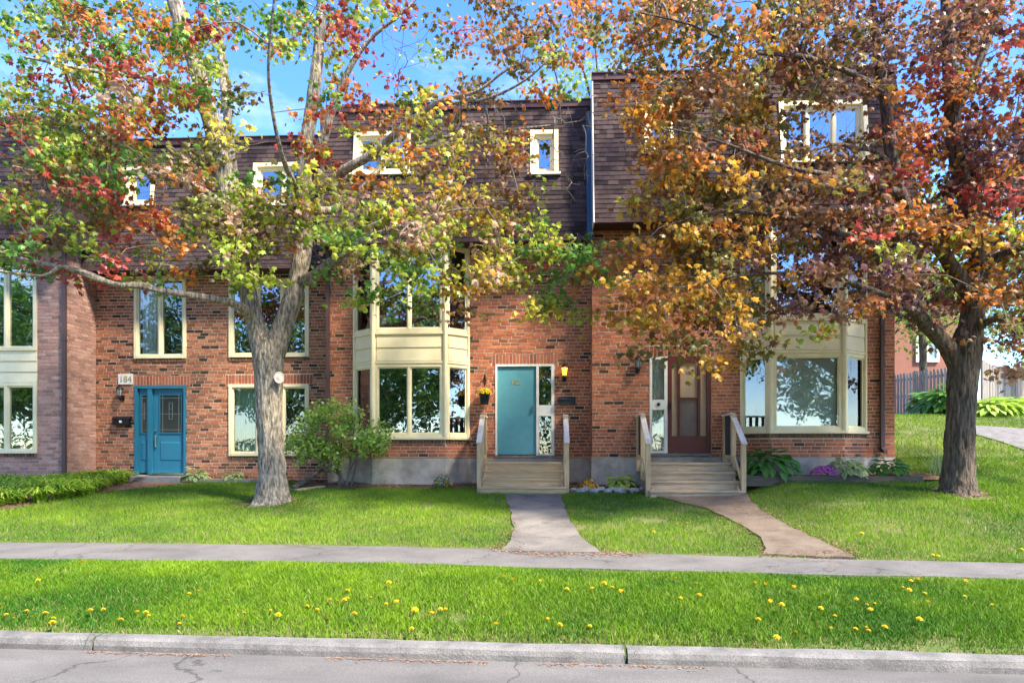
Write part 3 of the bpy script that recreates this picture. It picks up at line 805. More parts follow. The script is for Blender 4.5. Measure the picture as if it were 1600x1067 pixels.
def downspout(house, px, D, z0, z1):
    x = X(px, D - 0.05); mb = MB(); w = 0.038
    mb.box(x - w, x + w, D - 0.085, D - 0.015, z0, z1)
    mb.hexa([(x - w, D - 0.20, z0 - 0.06), (x + w, D - 0.20, z0 - 0.06), (x + w, D - 0.02, z0 - 0.002), (x - w, D - 0.02, z0 - 0.002)], [(x - w, D - 0.20, z0 + 0.01), (x + w, D - 0.20, z0 + 0.01), (x + w, D - 0.086, z0 + 0.07), (x - w, D - 0.086, z0 + 0.07)])
    s_ = mb.build('downspout', m_spout, house)
    for z in np.arange(z0 + 0.5, z1, 1.3):
        bb = MB(); bb.box(x - w - 0.012, x + w + 0.012, D - 0.09, D - 0.012, z, z + 0.03); bb.build('strap', m_spout, s_)
def roof_trim(house, x0, x1, D, zs, z1, yt, over=0.55, left_end=None, xt0=None, xt1=None):
    mb = MB(); mb.box(x0, x1, D - over + 0.03, D - 0.001, zs, zs + 0.03); mb.build('soffit', m_soffit, house)
    mb = MB(); mb.box(x0, x1, D - over - 0.012, D - over + 0.028, zs - 0.012, zs + 0.05); mb.build('drip_edge', m_fascia, house)
    a, b = (x0 if xt0 is None else xt0), (x1 if xt1 is None else xt1)
    mb = MB(); mb.box(a - 0.02, b + 0.02, yt - 0.07, yt + 0.03, z1 - 0.10, z1 + 0.03); mb.box(a - 0.02, b + 0.02, yt - 0.10, yt + 0.05, z1 + 0.03, z1 + 0.05); mb.build('fascia', m_fascia, house)
    mb = MB(); mb.box(a, b, yt + 0.03, yt + 8.4, z1 - 0.08, z1 + 0.02); mb.build('flat_roof', m_roofbase, house)
def body(house, x0, x1, D, z0, zs, z1, sides='lr'):
    mb = MB()
    b = D + 8.6
    if 'l' in sides: mb.box(x0 + 0.001, x0 + 0.12, D + 0.15, b, z0, z1 - 0.1)
    if 'r' in sides: mb.box(x1 - 0.12, x1 - 0.001, D + 0.15, b, z0, z1 - 0.1)
    mb.box(x0 + 0.12, x1 - 0.12, b - 0.12, b, z0, z1 - 0.1)
    mb.build('party_wall', m_brick['brown'], house)

# ------------------------------------------------------------------ the row of houses
def hole(px0, px1, py0, py1, D, x0):
    return (X(px0, D) - x0, X(px1, D) - x0, Z((px0 + px1) / 2, py1, D), Z((px0 + px1) / 2, py0, D))
def grow(h, a, b=0.0): return (h[0] - a, h[1] + a, h[2] - b, h[3] + b)
def sill_of(h, hh=0.085): return (h[0] - 0.01, h[1] + 0.01, h[2] - hh, h[2], 'sill')
def head_of(h, e=0.09, hh=0.225): return (h[0] - e, h[1] + e, h[3], h[3] + hh, 'head')
def foundation(house, poly, z1, z0=0.45):
    mb = MB(); mb.prism(poly, z0, z1); return mb.build('foundation', m_conc, house)

# --- brown brick house with the blue door
H184 = thing('townhouse', ((XP + X1) / 2, D184, 0.9), 'brown brick row house with blue front door and number plate 184', 'house')
zs, zt = CZ + 4.18, CZ + 7.33
wUL, wUR = hole(210, 291, 432, 560, D184, XP), hole(358, 483, 436, 558, D184, XP)
wLR, dr = hole(358, 483, 600, 712, D184, XP), hole(210, 291, 602, 742, D184, XP)
brick_wall(H184, (XP, D184), (X1, D184), 0.6, zs, [wUL, wUR, wLR, dr], [head_of(dr), head_of(wLR), sill_of(wUL), sill_of(wUR), sill_of(wLR)], 'brown', singles=290)
P, d = (XP, D184), (1, 0)
window(H184, P, d, *wUL, splits=(0.5,), glass=m_glass2, curtains=((0.1, 0.42, m_curtain),))
window(H184, P, d, *wUR, splits=(0.36, 0.67))
window(H184, P, d, *wLR, splits=(0.36, 0.67), glass=m_glass2, curtains=((0.05, 0.4, m_gcurtain),))
yb184 = D184 - 0.55
def rw(px0, px1, py0, py1, D): return (X(px0, D - 0.14), X(px1, D - 0.14), Z((px0 + px1) / 2, py1, D - 0.14), Z((px0 + px1) / 2, py0, D - 0.14))
def pad(h, g=0.085): return (h[0] - g, h[1] + g, h[2] - g, h[3] + g)
r1, r2 = rw(206, 240, 266, 318, D184), rw(403, 482, 261, 318, D184)
_, yy = mansard(H184, XP, X1, XP, X1, yb184, D184 - 0.05, zs, zt, [pad(r1), pad(r2)], 290)
roof_window(H184, *r1, D184 - 0.14, yy); roof_window(H184, *r2, D184 - 0.14, yy, (0.5,))
roof_trim(H184, XP + 0.005, X1 - 0.005, D184, zs, zt, D184 - 0.05)
body(H184, XP, X1, D184, 0.5, zs, zt, 'l')
def blue_door():
    D = D184; q = lambda px: X(px, D); zz = lambda py: Z(250, py, D)
    z0, z1 = zz(741), zz(602); f = MB()
    x0, x1, xm0, xm1 = q(210.5), q(290.5), q(231), q(237.5)
    f.box(x0, x0 + 0.07, D - 0.02, D + 0.12, z0, z1); f.box(x1 - 0.05, x1, D - 0.02, D + 0.12, z0, z1); f.box(xm0, xm1, D - 0.015, D + 0.12, z0, z1 - 0.07)
    f.box(x0 + 0.07, x1 - 0.05, D - 0.024, D + 0.12, z1 - 0.075, z1)
    dr_ = f.build('door', m_blue, H184)
    def leaf(a, b, glass, pan):
        m = MB(); m.box(a, b, D + 0.05, D + 0.09, z0 + 0.04, z1 - 0.078)
        g0, g1 = zz(676), zz(617); 
        l = m.build('door_leaf', m_blue, dr_)
        m = MB(); ga, gb = glass
        for u, v, e, h in ((ga - 0.02, ga, g0 - 0.02, g1 + 0.02), (gb, gb + 0.02, g0 - 0.02, g1 + 0.02), (ga, gb, g1, g1 + 0.02), (ga, gb, g0 - 0.02, g0)): m.box(u, v, D + 0.028, D + 0.052, e, h)
        pa, pb = pan; e, h = zz(720), zz(690)
        m.hexa([(pa, D + 0.051, e), (pb, D + 0.051, e), (pb, D + 0.051, h), (pa, D + 0.051, h)], [(pa + 0.03, D + 0.036, e + 0.03), (pb - 0.03, D + 0.036, e + 0.03), (pb - 0.03, D + 0.036, h - 0.03), (pa + 0.03, D + 0.036, h - 0.03)])
        m.build('raised_panel', m_blue, dr_)
        m = MB(); m.box(ga, gb, D + 0.04, D + 0.049, g0, g1); m.build('pane', m_dkglass, dr_)
        m = MB(); w, hgt = gb - ga, g1 - g0
        def bar(x, z, x2, z2): m.box(ga + x * w - 0.004, ga + x2 * w + 0.004, D + 0.034, D + 0.0405, g0 + z * hgt - 0.004, g0 + z2 * hgt + 0.004)
        for x in (0.12, 0.88): bar(x, 0, x, 1)
        for z in (0.08, 0.92, 0.5): bar(0, z, 1, z)
        for x in (0.42, 0.58): bar(x, 0.36, x, 0.8)
        for z in (0.36, 0.64, 0.8): bar(0.42, z, 0.58, z)
        m.build('lead_came', m_lead, dr_)
    leaf(xm1 + 0.004, x1 - 0.054, (q(249), q(282)), (q(248), q(283.5)))
    leaf(x0 + 0.074, xm0 - 0.004, (q(219.5), q(229)), (q(219), q(229.5)))
    k = MB()
    for py in (672, 682, 697): 
        c = (q(242.8), D + 0.02, zz(py)); r = 0.022
        k.add([(c[0] + r * math.cos(a) * math.cos(b), c[1] + 0.03 * math.sin(b), c[2] + r * math.sin(a) * math.cos(b)) for b in (-1.2, -0.6, 0, 0.6, 1.2) for a in np.linspace(0, 2 * math.pi, 9)[:-1]], [(i * 8 + j, i * 8 + (j + 1) % 8, (i + 1) * 8 + (j + 1) % 8, (i + 1) * 8 + j) for i in range(4) for j in range(8)])
    k.box(q(242.8) - 0.008, q(242.8) + 0.008, D + 0.0, D + 0.02, zz(697), zz(682)); k.build('handle', m_brass, dr_)
    s_ = MB(); s_.box(xm1, x1 - 0.05, D - 0.04, D + 0.05, z0 - 0.01, z0 + 0.035); s_.build('threshold', m_silver, dr_)
blue_door()

# --- middle house
HM = thing('townhouse', ((X1 + X2) / 2, DMID, 0.9), 'middle brick row house with plain teal door and two storey bay', 'house')
zs, zt, zf = CZ + 4.537, CZ + 7.72, CZ - 0.135
bx = (X(552, DMID), X(734, DMID), X(582.5, DMID - 0.45), X(696, DMID - 0.45))
_zl = lambda py: CZ + (HZ - py) / F * 14.95
zsl, zm0, zm1 = _zl(683), _zl(568), _zl(519)
bh = (bx[0] - X1 + 0.06, bx[1] - X1 - 0.06, zsl - 0.3, zs)
dm = hole(774, 866, 569, 713, DMID, X1)
brick_wall(HM, (X1, DMID), (X2, DMID), zf, zs, [bh, dm], [head_of(dm, 0.07)], 'red', singles=280)
_pts = bay(HM, DMID, 0.45, bx[0], bx[1], bx[2], bx[3], zsl, zm0, zm1, zs - 0.002, (0.5,))
for a, b in zip(_pts[:-1], _pts[1:]):
    L_ = math.dist(a, b)
    brick_wall(HM, a, b, zf, zsl - 0.05, [], [(0.01, L_ - 0.01, zsl - 0.145, zsl - 0.055, 'sill')], 'red', name='bay_wall')
brick_wall(HM, (X1, D184 - 0.0), (X1, DMID), 0.7, zs, [], [], 'red', name='side_wall')
o = 0.012
foundation(HM, [(X1 - o, D184), (X1 - o, DMID - o), (bx[0] - o, DMID - o), (bx[2] - o, DMID - 0.45 - o), (bx[3] + o, DMID - 0.45 - o), (bx[1] + o, DMID - o), (X2, DMID - o), (X2, DMID + 0.3), (X1 + 0.3, DMID + 0.3), (X1 + 0.3, D184)], zf - 0.004)
r1, r2 = rw(560, 636, 213, 270, DMID), rw(835, 866, 211, 270, DMID)
_, yy = mansard(HM, X1, X2, X1, X2, DMID - 0.55, DMID - 0.05, zs, zt, [pad(r1), pad(r2)], 290)
roof_window(HM, *r1, DMID - 0.14, yy, (0.5,)); roof_window(HM, *r2, DMID - 0.14, yy)
roof_trim(HM, X1 + 0.005, X2 - 0.005, DMID, zs, zt, DMID - 0.05)
body(HM, X1, X2, DMID, 0.5, zs, zt, 'l')
downspout(HM, 512.5, DMID, 1.15, zs)
_b = MB(); w = 0.115
for a, b, e in ((X2 - w, X2 - 0.004, 0.055),):
    z0_, z1_ = zs - 0.03, Z(920, 176, DMID - 0.05)
    _b.hexa([(a, yy(z0_) - e, z0_), (b, yy(z0_) - e, z0_), (b, yy(z0_) - 0.02, z0_), (a, yy(z0_) - 0.02, z0_)], [(a, yy(z1_) - e, z1_ - 0.1), (b, yy(z1_) - e, z1_), (b, yy(z1_) - 0.02, z1_), (a, yy(z1_) - 0.02, z1_ - 0.1)])
_b.build('blue_flashing', m_blueflash, HM)
_b = MB(); _b.prism([(X1 - 0.02, DMID - 0.5), (X1 + 0.02, DMID - 0.5), (X1 + 0.02, DMID + 6), (X1 - 0.02, DMID + 6)], zs + 0.02, zt - 0.12); _b.build('roof_cheek', m_shing, HM)
def teal_door():
    D = DMID; q = lambda px: X(px, D); zz = lambda py: Z(820, py, D)
    x0, x1, z0, z1 = X1 + dm[0], X1 + dm[1], dm[2], dm[3]
    f = MB(); xs0, xs1 = q(838), q(842)
    f.box(x0, q(777), D - 0.012, D + 0.12, z0 + 0.03, z1); f.box(xs0, xs1, D - 0.014, D + 0.12, z0 + 0.03, z1 - 0.03); f.box(q(861.5), x1, D - 0.012, D + 0.12, z0 + 0.03, z1)
    f.box(q(777), q(861.5), D - 0.01, D + 0.12, z1 - 0.045, z1 - 0.001); f.box(xs1, q(861.5), D - 0.008, D + 0.1, zz(650), zz(633)); f.box(xs1, q(861.5), D - 0.008, D + 0.1, z0 + 0.03, z0 + 0.06)
    dr_ = f.build('door', m_white, HM)
    m = MB(); m.box(q(777) + 0.006, xs0 - 0.006, D + 0.03, D + 0.075, z0 + 0.045, z1 - 0.05); l = m.build('door_leaf', m_teal, dr_)
    for e, h in ((zz(632), z1 - 0.05), (z0 + 0.062, zz(651))):
        m = MB(); m.box(xs1 + 0.004, q(861.5) - 0.004, D + 0.03, D + 0.036, e, h); m.build('pane', m_glass2, dr_)
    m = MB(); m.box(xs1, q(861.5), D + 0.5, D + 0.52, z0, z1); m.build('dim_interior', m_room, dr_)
    k = MB()
    for py, r in ((635.5, 0.028), (641, 0.034)):
        c = (q(832.5), D + 0.0, zz(py))
        k.add([(c[0] + r * math.cos(a) * math.cos(b), c[1] + r * math.sin(b), c[2] + r * math.sin(a) * math.cos(b)) for b in (-1.4, -0.7, 0, 0.7, 1.4) for a in np.linspace(0, 2 * math.pi, 11)[:-1]], [(i * 10 + j, i * 10 + (j + 1) % 10, (i + 1) * 10 + (j + 1) % 10, (i + 1) * 10 + j) for i in range(4) for j in range(10)] + [tuple(range(10))])
    k.build('knob', m_silver, dr_, True)
    s_ = MB(); s_.box(x0, x1, D - 0.05, D + 0.12, z0 - 0.03, z0 + 0.028); s_.build('threshold', m_kerb, dr_)
    text_mesh('182', 0.15, (q(805.5), D + 0.026, zz(597.5)), dr_, m_gold)
teal_door()

# --- right house
HR = thing('townhouse', ((X2 + X3) / 2, DRGT, 0.9), 'red brick end row house with maroon screen door, behind the right maple', 'house')
zs, zt, zf = CZ + 4.764, CZ + 8.06, CZ - 0.105
bx = (X(1156, DRGT), X(1354, DRGT), X(1204, DRGT - 0.45), X(1320, DRGT - 0.45))
_zl = lambda py: CZ + (HZ - py) / F * 14.06
zsl, zm0, zm1 = _zl(673), _zl(551), _zl(497)
bh = (bx[0] - X2 + 0.06, bx[1] - X2 - 0.06, zsl - 0.3, zs)
dm = hole(1015, 1111, 557, 710, DRGT, X2)
brick_wall(HR, (X2, DRGT), (X3, DRGT), zf, zs, [bh, dm], [head_of(dm, 0.07)], 'red', singles=280)
_pts = bay(HR, DRGT, 0.45, bx[0], bx[1], bx[2], bx[3], zsl, zm0, zm1, zs - 0.002, (), blind=True)
for a, b in zip(_pts[:-1], _pts[1:]):
    L_ = math.dist(a, b)
    brick_wall(HR, a, b, zf, zsl - 0.05, [], [(0.01, L_ - 0.01, zsl - 0.145, zsl - 0.055, 'sill')], 'red', name='bay_wall')
brick_wall(HR, (X2, DMID), (X2, DRGT), zf, zs, [], [], 'red', name='side_wall')
brick_wall(HR, (X3, DRGT), (X3, DRGT + 8.6), zf - 0.1, zs + 0.4, [], [], 'red', name='side_wall')
foundation(HR, [(X2 - o, DMID + 0.2), (X2 - o, DRGT - o), (bx[0] - o, DRGT - o), (bx[2] - o, DRGT - 0.45 - o), (bx[3] + o, DRGT - 0.45 - o), (bx[1] + o, DRGT - o), (X3 + o, DRGT - o), (X3 + o, DRGT + 8.6), (X3 - 0.3, DRGT + 8.6), (X3 - 0.3, DRGT + 0.3), (X2 + 0.3, DRGT + 0.3), (X2 + 0.3, DMID + 0.2)], zf - 0.004)
r1, r2 = rw(1012, 1044, 172, 236, DRGT), rw(1222, 1345, 166, 252, DRGT)
_, yy = mansard(HR, X2, X3 + 0.28, X2, X3 - 0.05, DRGT - 0.55, DRGT - 0.05, zs, zt, [pad(r1), pad(r2)], 290)
roof_window(HR, *r1, DRGT - 0.14, yy); roof_window(HR, *r2, DRGT - 0.14, yy, (0.32, 0.66))
roof_trim(HR, X2 + 0.005, X3 + 0.28, DRGT, zs, zt, DRGT - 0.05, xt1=X3 - 0.03)
body(HR, X2, X3, DRGT, 0.5, zs, zt, 'l')
_b = MB()                                           # sloping shingled end of the roof, facing right
_A = [(X3 + 0.28, DRGT - 0.55, zs), (X3 + 0.28, DRGT + 8.6, zs), (X3 - 0.05, DRGT + 8.6, zt), (X3 - 0.05, DRGT - 0.05, zt)]
for k in range(27):
    q0, q1 = k / 27, (k + 1.15) / 27
    e = lambda q, y0, y1, dx: (X3 + 0.28 - 0.33 * q + dx, y0 + (y1 - y0) * q, zs + (zt - zs) * min(q, 1))
    _b.add([e(q0, DRGT - 0.55, DRGT - 0.05, 0.012), (X3 + 0.28 - 0.33 * q0 + 0.012, DRGT + 8.6, zs + (zt - zs) * q0), (X3 + 0.28 - 0.33 * q1 + 0.002, DRGT + 8.6, zs + (zt - zs) * min(q1, 1)), e(q1, DRGT - 0.55, DRGT - 0.05, 0.002)], [(0, 1, 2, 3)])
_b.build('end_roof', m_shing, HR)
_b = MB(); _b.box(X3 + 0.002, X3 + 0.28, DRGT + 0.002, DRGT + 8.6, zs, zs + 0.03); _b.build('soffit', m_soffit, HR)
_b = MB()
for z0_, z1_ in ((zs - 0.01, zt - 0.1),):
    a, b = X2 - 0.006, X2 + 0.014
    _b.hexa([(a, yy(z0_) - 0.035, z0_), (b, yy(z0_) - 0.035, z0_), (b, DRGT + 5, z0_), (a, DRGT + 5, z0_)], [(a, yy(z1_) - 0.035, z1_), (b, yy(z1_) - 0.035, z1_), (b, DRGT + 5, z1_), (a, DRGT + 5, z1_)])
_b.build('roof_cheek', m_plate, HR)
downspout(HR, 1378.5, DRGT, 1.62, zs)
def maroon_door():
    D = DRGT; q = lambda px: X(px, D); zz = lambda py: Z(1070, py, D)
    x0, x1, z0, z1 = X2 + dm[0], X2 + dm[1], dm[2], dm[3]
    f = MB(); f.box(x0, q(1019), D - 0.012, D + 0.12, z0 + 0.03, z1); f.box(q(1038), q(1043), D - 0.014, D + 0.12, z0 + 0.03, z1)
    f.box(q(1019), q(1038), D - 0.01, D + 0.12, z1 - 0.06, z1 - 0.001); f.box(q(1019), q(1038), D - 0.008, D + 0.1, zz(640), zz(624)); f.box(q(1019), q(1038), D - 0.008, D + 0.1, z0 + 0.03, z0 + 0.08)
    sl_ = f.build('sidelight', m_white, HR)
    for e, h in ((zz(624), z1 - 0.06), (z0 + 0.082, zz(640))):
        m = MB(); m.box(q(1019) + 0.003, q(1038) - 0.003, D + 0.03, D + 0.036, e, h); m.build('pane', m_glass2, sl_)
        m = MB(); curtain_mesh(m, (q(1019), D), (1, 0), 0.01, q(1038) - q(1019) - 0.01, -0.12, e, h, 4, 0.015); m.build('curtain', m_curtain, sl_, True)
    m = MB(); m.box(q(1027), q(1031), D - 0.03, D - 0.008, zz(634), zz(629)); m.build('bell', m_black, sl_)
    f = MB(); a, b = q(1043.5), x1 - 0.02; y0, y1 = D - 0.02, D + 0.06
    zb = z0 + 0.03; zt_ = z1 - 0.015
    xs_ = [a, q(1049.5), q(1058.5), q(1062.5), q(1090), q(1094), q(1103.5), b]
    for i in (0, 2, 4, 6): f.box(xs_[i], xs_[i + 1], y0 - 0.001 * i, y1, zb, zt_)
    for i in (1, 3, 5):
        f.box(xs_[i], xs_[i + 1], y0 + 0.003, y1, zt_ - 0.12, zt_); f.box(xs_[i], xs_[i + 1], y0 + 0.003, y1, zb, zz(681))
    f.box(xs_[3], xs_[4], y0 + 0.003, y1, zz(624), zz(621))
    dr_ = f.build('door', m_maroon, HR)
    for i in (1, 5):
        m = MB(); m.box(xs_[i], xs_[i + 1], D + 0.02, D + 0.03, zz(681), zt_ - 0.12); m.build('panel', m_beige, dr_)
    m = MB(); m.box(xs_[3], xs_[4], D + 0.02, D + 0.03, zz(621), zt_ - 0.12); up = m.build('panel', m_beige, dr_)
    m = MB(); m.box(xs_[3], xs_[4], D + 0.018, D + 0.028, zz(681), zz(624)); m.build('insect_screen', m_screen, dr_)
    m = MB(); m.box(q(1050), q(1102), D - 0.026, D - 0.018, zz(702), zz(686)); m.build('kick_panel', m_maroon, dr_)
    m = MB(); m.box(q(1046), q(1048), D - 0.06, D - 0.021, zz(640), zz(628)); m.build('handle', m_black, dr_)
    m = MB(); m.box(q(1095.5), q(1099.5), D - 0.0, D + 0.019, zz(573), zz(566)); m.build('sticker', m_plate, dr_)
    m = MB(); m.box(x0, x1, D - 0.05, D + 0.12, z0 - 0.03, z0 + 0.028); m.build('threshold', m_kerb, dr_)
    text_mesh('180', 0.10, (q(1077), D + 0.016, zz(582.5)), dr_, m_screen)
maroon_door()

# --- pale brick house on the left
HP = thing('townhouse', (XP - 2.0, DPNK, 0.9), 'pale pinkish brick row house standing forward at the left edge', 'house')
zs, zt = CZ + 4.62, CZ + 7.4
XL = XP - 6.0
wU, wL = hole(-42, 58, 412, 548, DPNK, XL), hole(-42, 58, 598, 708, DPNK, XL)
bh = (wU[0], wU[1], wL[2], wU[3])
brick_wall(HP, (XL, DPNK), (XP, DPNK), 0.6, zs, [bh], [sill_of(wL), head_of(bh)], 'pink', m_mortar_pink, singles=180)
brick_wall(HP, (XP, DPNK), (XP, D184 + 0.05), 0.6, zs + 0.6, [], [], 'pink', m_mortar_pink, singles=110, name='side_wall')
P, d = (XL, DPNK), (1, 0)
window(HP, P, d, *wU, splits=(0.52,)); window(HP, P, d, *wL, splits=(0.52,))
_b = MB(); _b.fbox(P, d, wU[0], wU[1], -0.09, -0.01, wL[3], wU[2]); band = _b.build('bay_band', m_cream, HP)
for k in range(3):
    h = (wU[2] - wL[3]) / 3; z = wL[3] + k * h
    _b = MB(); _b.hexa([(XL + wU[0], DPNK - 0.022, z + 0.006), (XL + wU[1], DPNK - 0.022, z + 0.006), (XL + wU[1], DPNK + 0.01, z + 0.006), (XL + wU[0], DPNK + 0.01, z + 0.006)], [(XL + wU[0], DPNK - 0.004, z + h - 0.004), (XL + wU[1], DPNK - 0.004, z + h - 0.004), (XL + wU[1], DPNK + 0.01, z + h - 0.004), (XL + wU[0], DPNK + 0.01, z + h - 0.004)]); _b.build('siding_board', m_cream, band)
_, yy = mansard(HP, XL, XP + 0.25, XL, XP - 0.05, DPNK - 0.55, DPNK - 0.05, zs, zt, [], 200)
roof_trim(HP, XL, XP + 0.25, DPNK, zs, zt, DPNK - 0.05, xt1=XP - 0.05)
_b = MB(); _b.hexa([(XP + 0.2, DPNK - 0.5, zs + 0.03), (XP + 0.25, DPNK - 0.55, zs + 0.03), (XP + 0.25, D184 + 5, zs + 0.03), (XP + 0.2, D184 + 5, zs + 0.03)], [(XP - 0.1, DPNK, zt), (XP - 0.05, DPNK - 0.05, zt), (XP - 0.05, D184 + 5, zt), (XP - 0.1, D184 + 5, zt)]); _b.build('end_roof', m_shing, HP)
downspout(HP, 100.5, DPNK, 0.98, zs)

# ------------------------------------------------------------------ things on and before the walls
def steps(x0, x1, D, zdeck, n, deckd, run, label, wood):
    g = gz((x0 + x1) / 2, D - deckd - n * run)
    T = thing('wooden_steps', ((x0 + x1) / 2, D - deckd, g), label, 'steps')
    y = D - deckd; rise = (zdeck - g + 0.01) / n
    for k, (a, b) in enumerate([(y + i * deckd / 5, y + (i + 1) * deckd / 5 - 0.008) for i in range(5)]):
        m = MB(); m.box(x0 + 0.02, x1 - 0.02, a - (0.025 if k == 0 else 0), min(b, D - 0.055), zdeck - 0.038, zdeck + random.uniform(-0.002, 0.002)); m.build('deck_board', wood, T)
    m = MB(); m.box(x0 + 0.03, x1 - 0.03, y + 0.002, y + 0.03, zdeck - rise + 0.002, zdeck - 0.04); m.build('riser', wood, T)
    for k in range(1, n):
        zt_ = zdeck - k * rise; w = 0.035 * k
        ya = y - k * run
        m = MB(); j = random.uniform(-0.006, 0.006)
        m.hexa([(x0 - w * 0.4, ya - 0.028, zt_ - 0.036), (x1 + w * 0.4, ya - 0.028, zt_ - 0.036 + j), (x1 + w * 0.4, ya + run - 0.002, zt_ - 0.036), (x0 - w * 0.4, ya + run - 0.002, zt_ - 0.036)], [(x0 - w * 0.4, ya - 0.028, zt_), (x1 + w * 0.4, ya - 0.028, zt_ + j), (x1 + w * 0.4, ya + run - 0.002, zt_), (x0 - w * 0.4, ya + run - 0.002, zt_)])
        m.build('tread', wood, T)
        m = MB(); m.box(x0 - w * 0.3, x1 + w * 0.3, ya + 0.002, ya + 0.032, max(zt_ - rise + 0.002, g - 0.05), zt_ - 0.037); m.build('riser', wood, T)
    yf = y - (n - 1) * run
    for x in (x0 + 0.012, x1 - 0.052):
        m = MB(); m.add([(x + a, yy_, zz_) for a in (0, 0.04) for yy_, zz_ in ((D - 0.02, g), (D - 0.02, zdeck - 0.045), (y + 0.035, zdeck - 0.045), (yf + 0.04, zdeck - (n - 1) * rise - 0.045), (yf + 0.04, g - 0.03))], [(0, 1, 2, 3, 4), (9, 8, 7, 6, 5)] + [(i, (i + 1) % 5 + 0, 5 + (i + 1) % 5, 5 + i) for i in range(5)]); m.build('stringer', wood, T)
    for sd, x in ((-1, x0 - 0.055), (1, x1 + 0.055)):
        zr = zdeck + 0.97; yn = yf + 0.16; zn = zdeck - (n - 2) * rise + 0.70
        w = 0.044
        for nm, yy_, b, t in (('post', D - 0.10, zdeck - 0.2, zr), ('post', y + 0.05, zdeck - 0.35, zr + 0.015), ('post', yn, g - 0.04 if sd < 0 else g - 0.04, zn)):
            m = MB(); m.box(x - w, x + w, yy_ - w, yy_ + w, b, t); m.build(nm, m_post, T)
        m = MB(); m.beam((x, D - 0.02, zr + 0.02), (x, y + 0.05 + w, zr + 0.02), 0.11, 0.036); m.build('handrail', m_cap, T)
        m = MB(); m.beam((x, y + 0.12, zr + 0.0), (x, yn - 0.09, zn - 0.0 + 0.015), 0.105, 0.036); m.build('handrail', m_cap, T)
        m = MB(); m.beam((x, y - 0.0, zdeck + 0.10), (x, yn + 0.04, zn - 0.74), 0.034, 0.085); m.build('lower_rail', m_post, T)
        m = MB(); m.beam((x, D - 0.06, zdeck + 0.11), (x, y + 0.09, zdeck + 0.11), 0.034, 0.085); m.build('lower_rail', m_post, T)
        for k in range(4):
            yk = D - 0.2 - k * (deckd - 0.3) / 3.6
            m = MB(); m.box(x - 0.016, x + 0.016, yk - 0.03, yk + 0.03, zdeck + 0.08, zr + 0.0); m.build('baluster', m_navy, T)
    return T
zd = CZ - 0.215
steps(-1.30, 0.365, DMID, zd, 4, 0.75, 0.27, 'tan wooden steps with rails leading to the teal door', m_wood)
steps(2.03, 3.74, DRGT, zd, 4, 0.80, 0.27, 'wide greyed wooden steps with rails leading to the maroon door', m_woodg)
_s = MB(); _a, _c = X(167, 15.35), X(285, 15.35); _s.hexa([(_a, 15.2, 0.72), (_c, 15.2, 0.72), (_c, D184 - 0.005, 0.72), (_a, D184 - 0.005, 0.72)], [(_a + 0.03, 15.22, 1.03), (_c - 0.03, 15.22, 1.02), (_c - 0.03, D184 - 0.005, 1.035), (_a + 0.03, D184 - 0.005, 1.035)])
tag(_s.build('stone_stoop', m_slab), 'low grey stone slab in front of the blue door', 'doorstep')
POLY.append([(_a, 15.1), (_c, 15.1), (_c, 15.8), (_a, 15.8)])

def lantern(px, py_top, py_bot, D, label, glass):
    x = X(px, D - 0.12); zt_, zb = Z(px, py_top, D - 0.12), Z(px, py_bot, D - 0.12); h = zt_ - zb; c = (x, D - 0.13, zb)
    T = thing('wall_lantern', (x, D - 0.13, zb), label, 'lantern', 'wall lanterns by the doors')
    m = MB(); m.lathe(c, [(0.012, 0.12 * h), (0.03, 0.14 * h), (0.052, 0.20 * h), (0.045, 0.28 * h), (0.05, 0.30 * h)], 12)
    m.lathe(c, [(0.085, 0.72 * h), (0.08, 0.75 * h), (0.05, 0.84 * h), (0.018, 0.89 * h), (0.014, 0.95 * h), (0.02, 0.97 * h), (0.004, h)], 12)
    for k in range(6):
        a = k * math.pi / 3; m.beam((x + 0.046 * math.cos(a), c[1] + 0.046 * math.sin(a), zb + 0.29 * h), (x + 0.072 * math.cos(a), c[1] + 0.072 * math.sin(a), zb + 0.73 * h), 0.01, 0.01, (1, 0.3, 0))
    m.build('cage', m_black, T)
    m = MB(); m.lathe(c, [(0.042, 0.295 * h), (0.068, 0.725 * h)], 6); m.build('glass', glass, T)
    m = MB(); m.box(x - 0.045, x + 0.045, D - 0.022, D - 0.002, zb + 0.02 * h, zb + 0.34 * h); m.tube([(x, D - 0.012, zb + 0.1 * h), (x, D - 0.07, zb + 0.02 * h), (x, D - 0.12, zb + 0.06 * h), (x, D - 0.13, zb + 0.15 * h)], [0.013] * 4, 6); m.build('bracket', m_black, T)
lantern(187, 600, 626, D184, 'dark lantern on the brick wall just below the number plate 184', m_lampglass)
lantern(882, 566, 596, DMID, 'dark lantern with glowing amber glass beside the teal door', m_amber)
lantern(997, 554, 583, DRGT, 'dark lantern with grey glass left of the maroon door', m_lampglass)
def plate():
    D = D184; T = thing('number_plate', (X(197, D), D, Z(197, 600, D)), 'white plate with the number 184 on brown brick', 'sign')
    m = MB(); m.box(X(185.5, D), X(208, D), D - 0.022, D - 0.003, Z(197, 600.5, D), Z(197, 584, D)); m.build('plate', m_plate, T)
    text_mesh('184', 0.21, (X(197, D), D - 0.026, Z(197, 592.8, D)), T, m_gold)
plate()
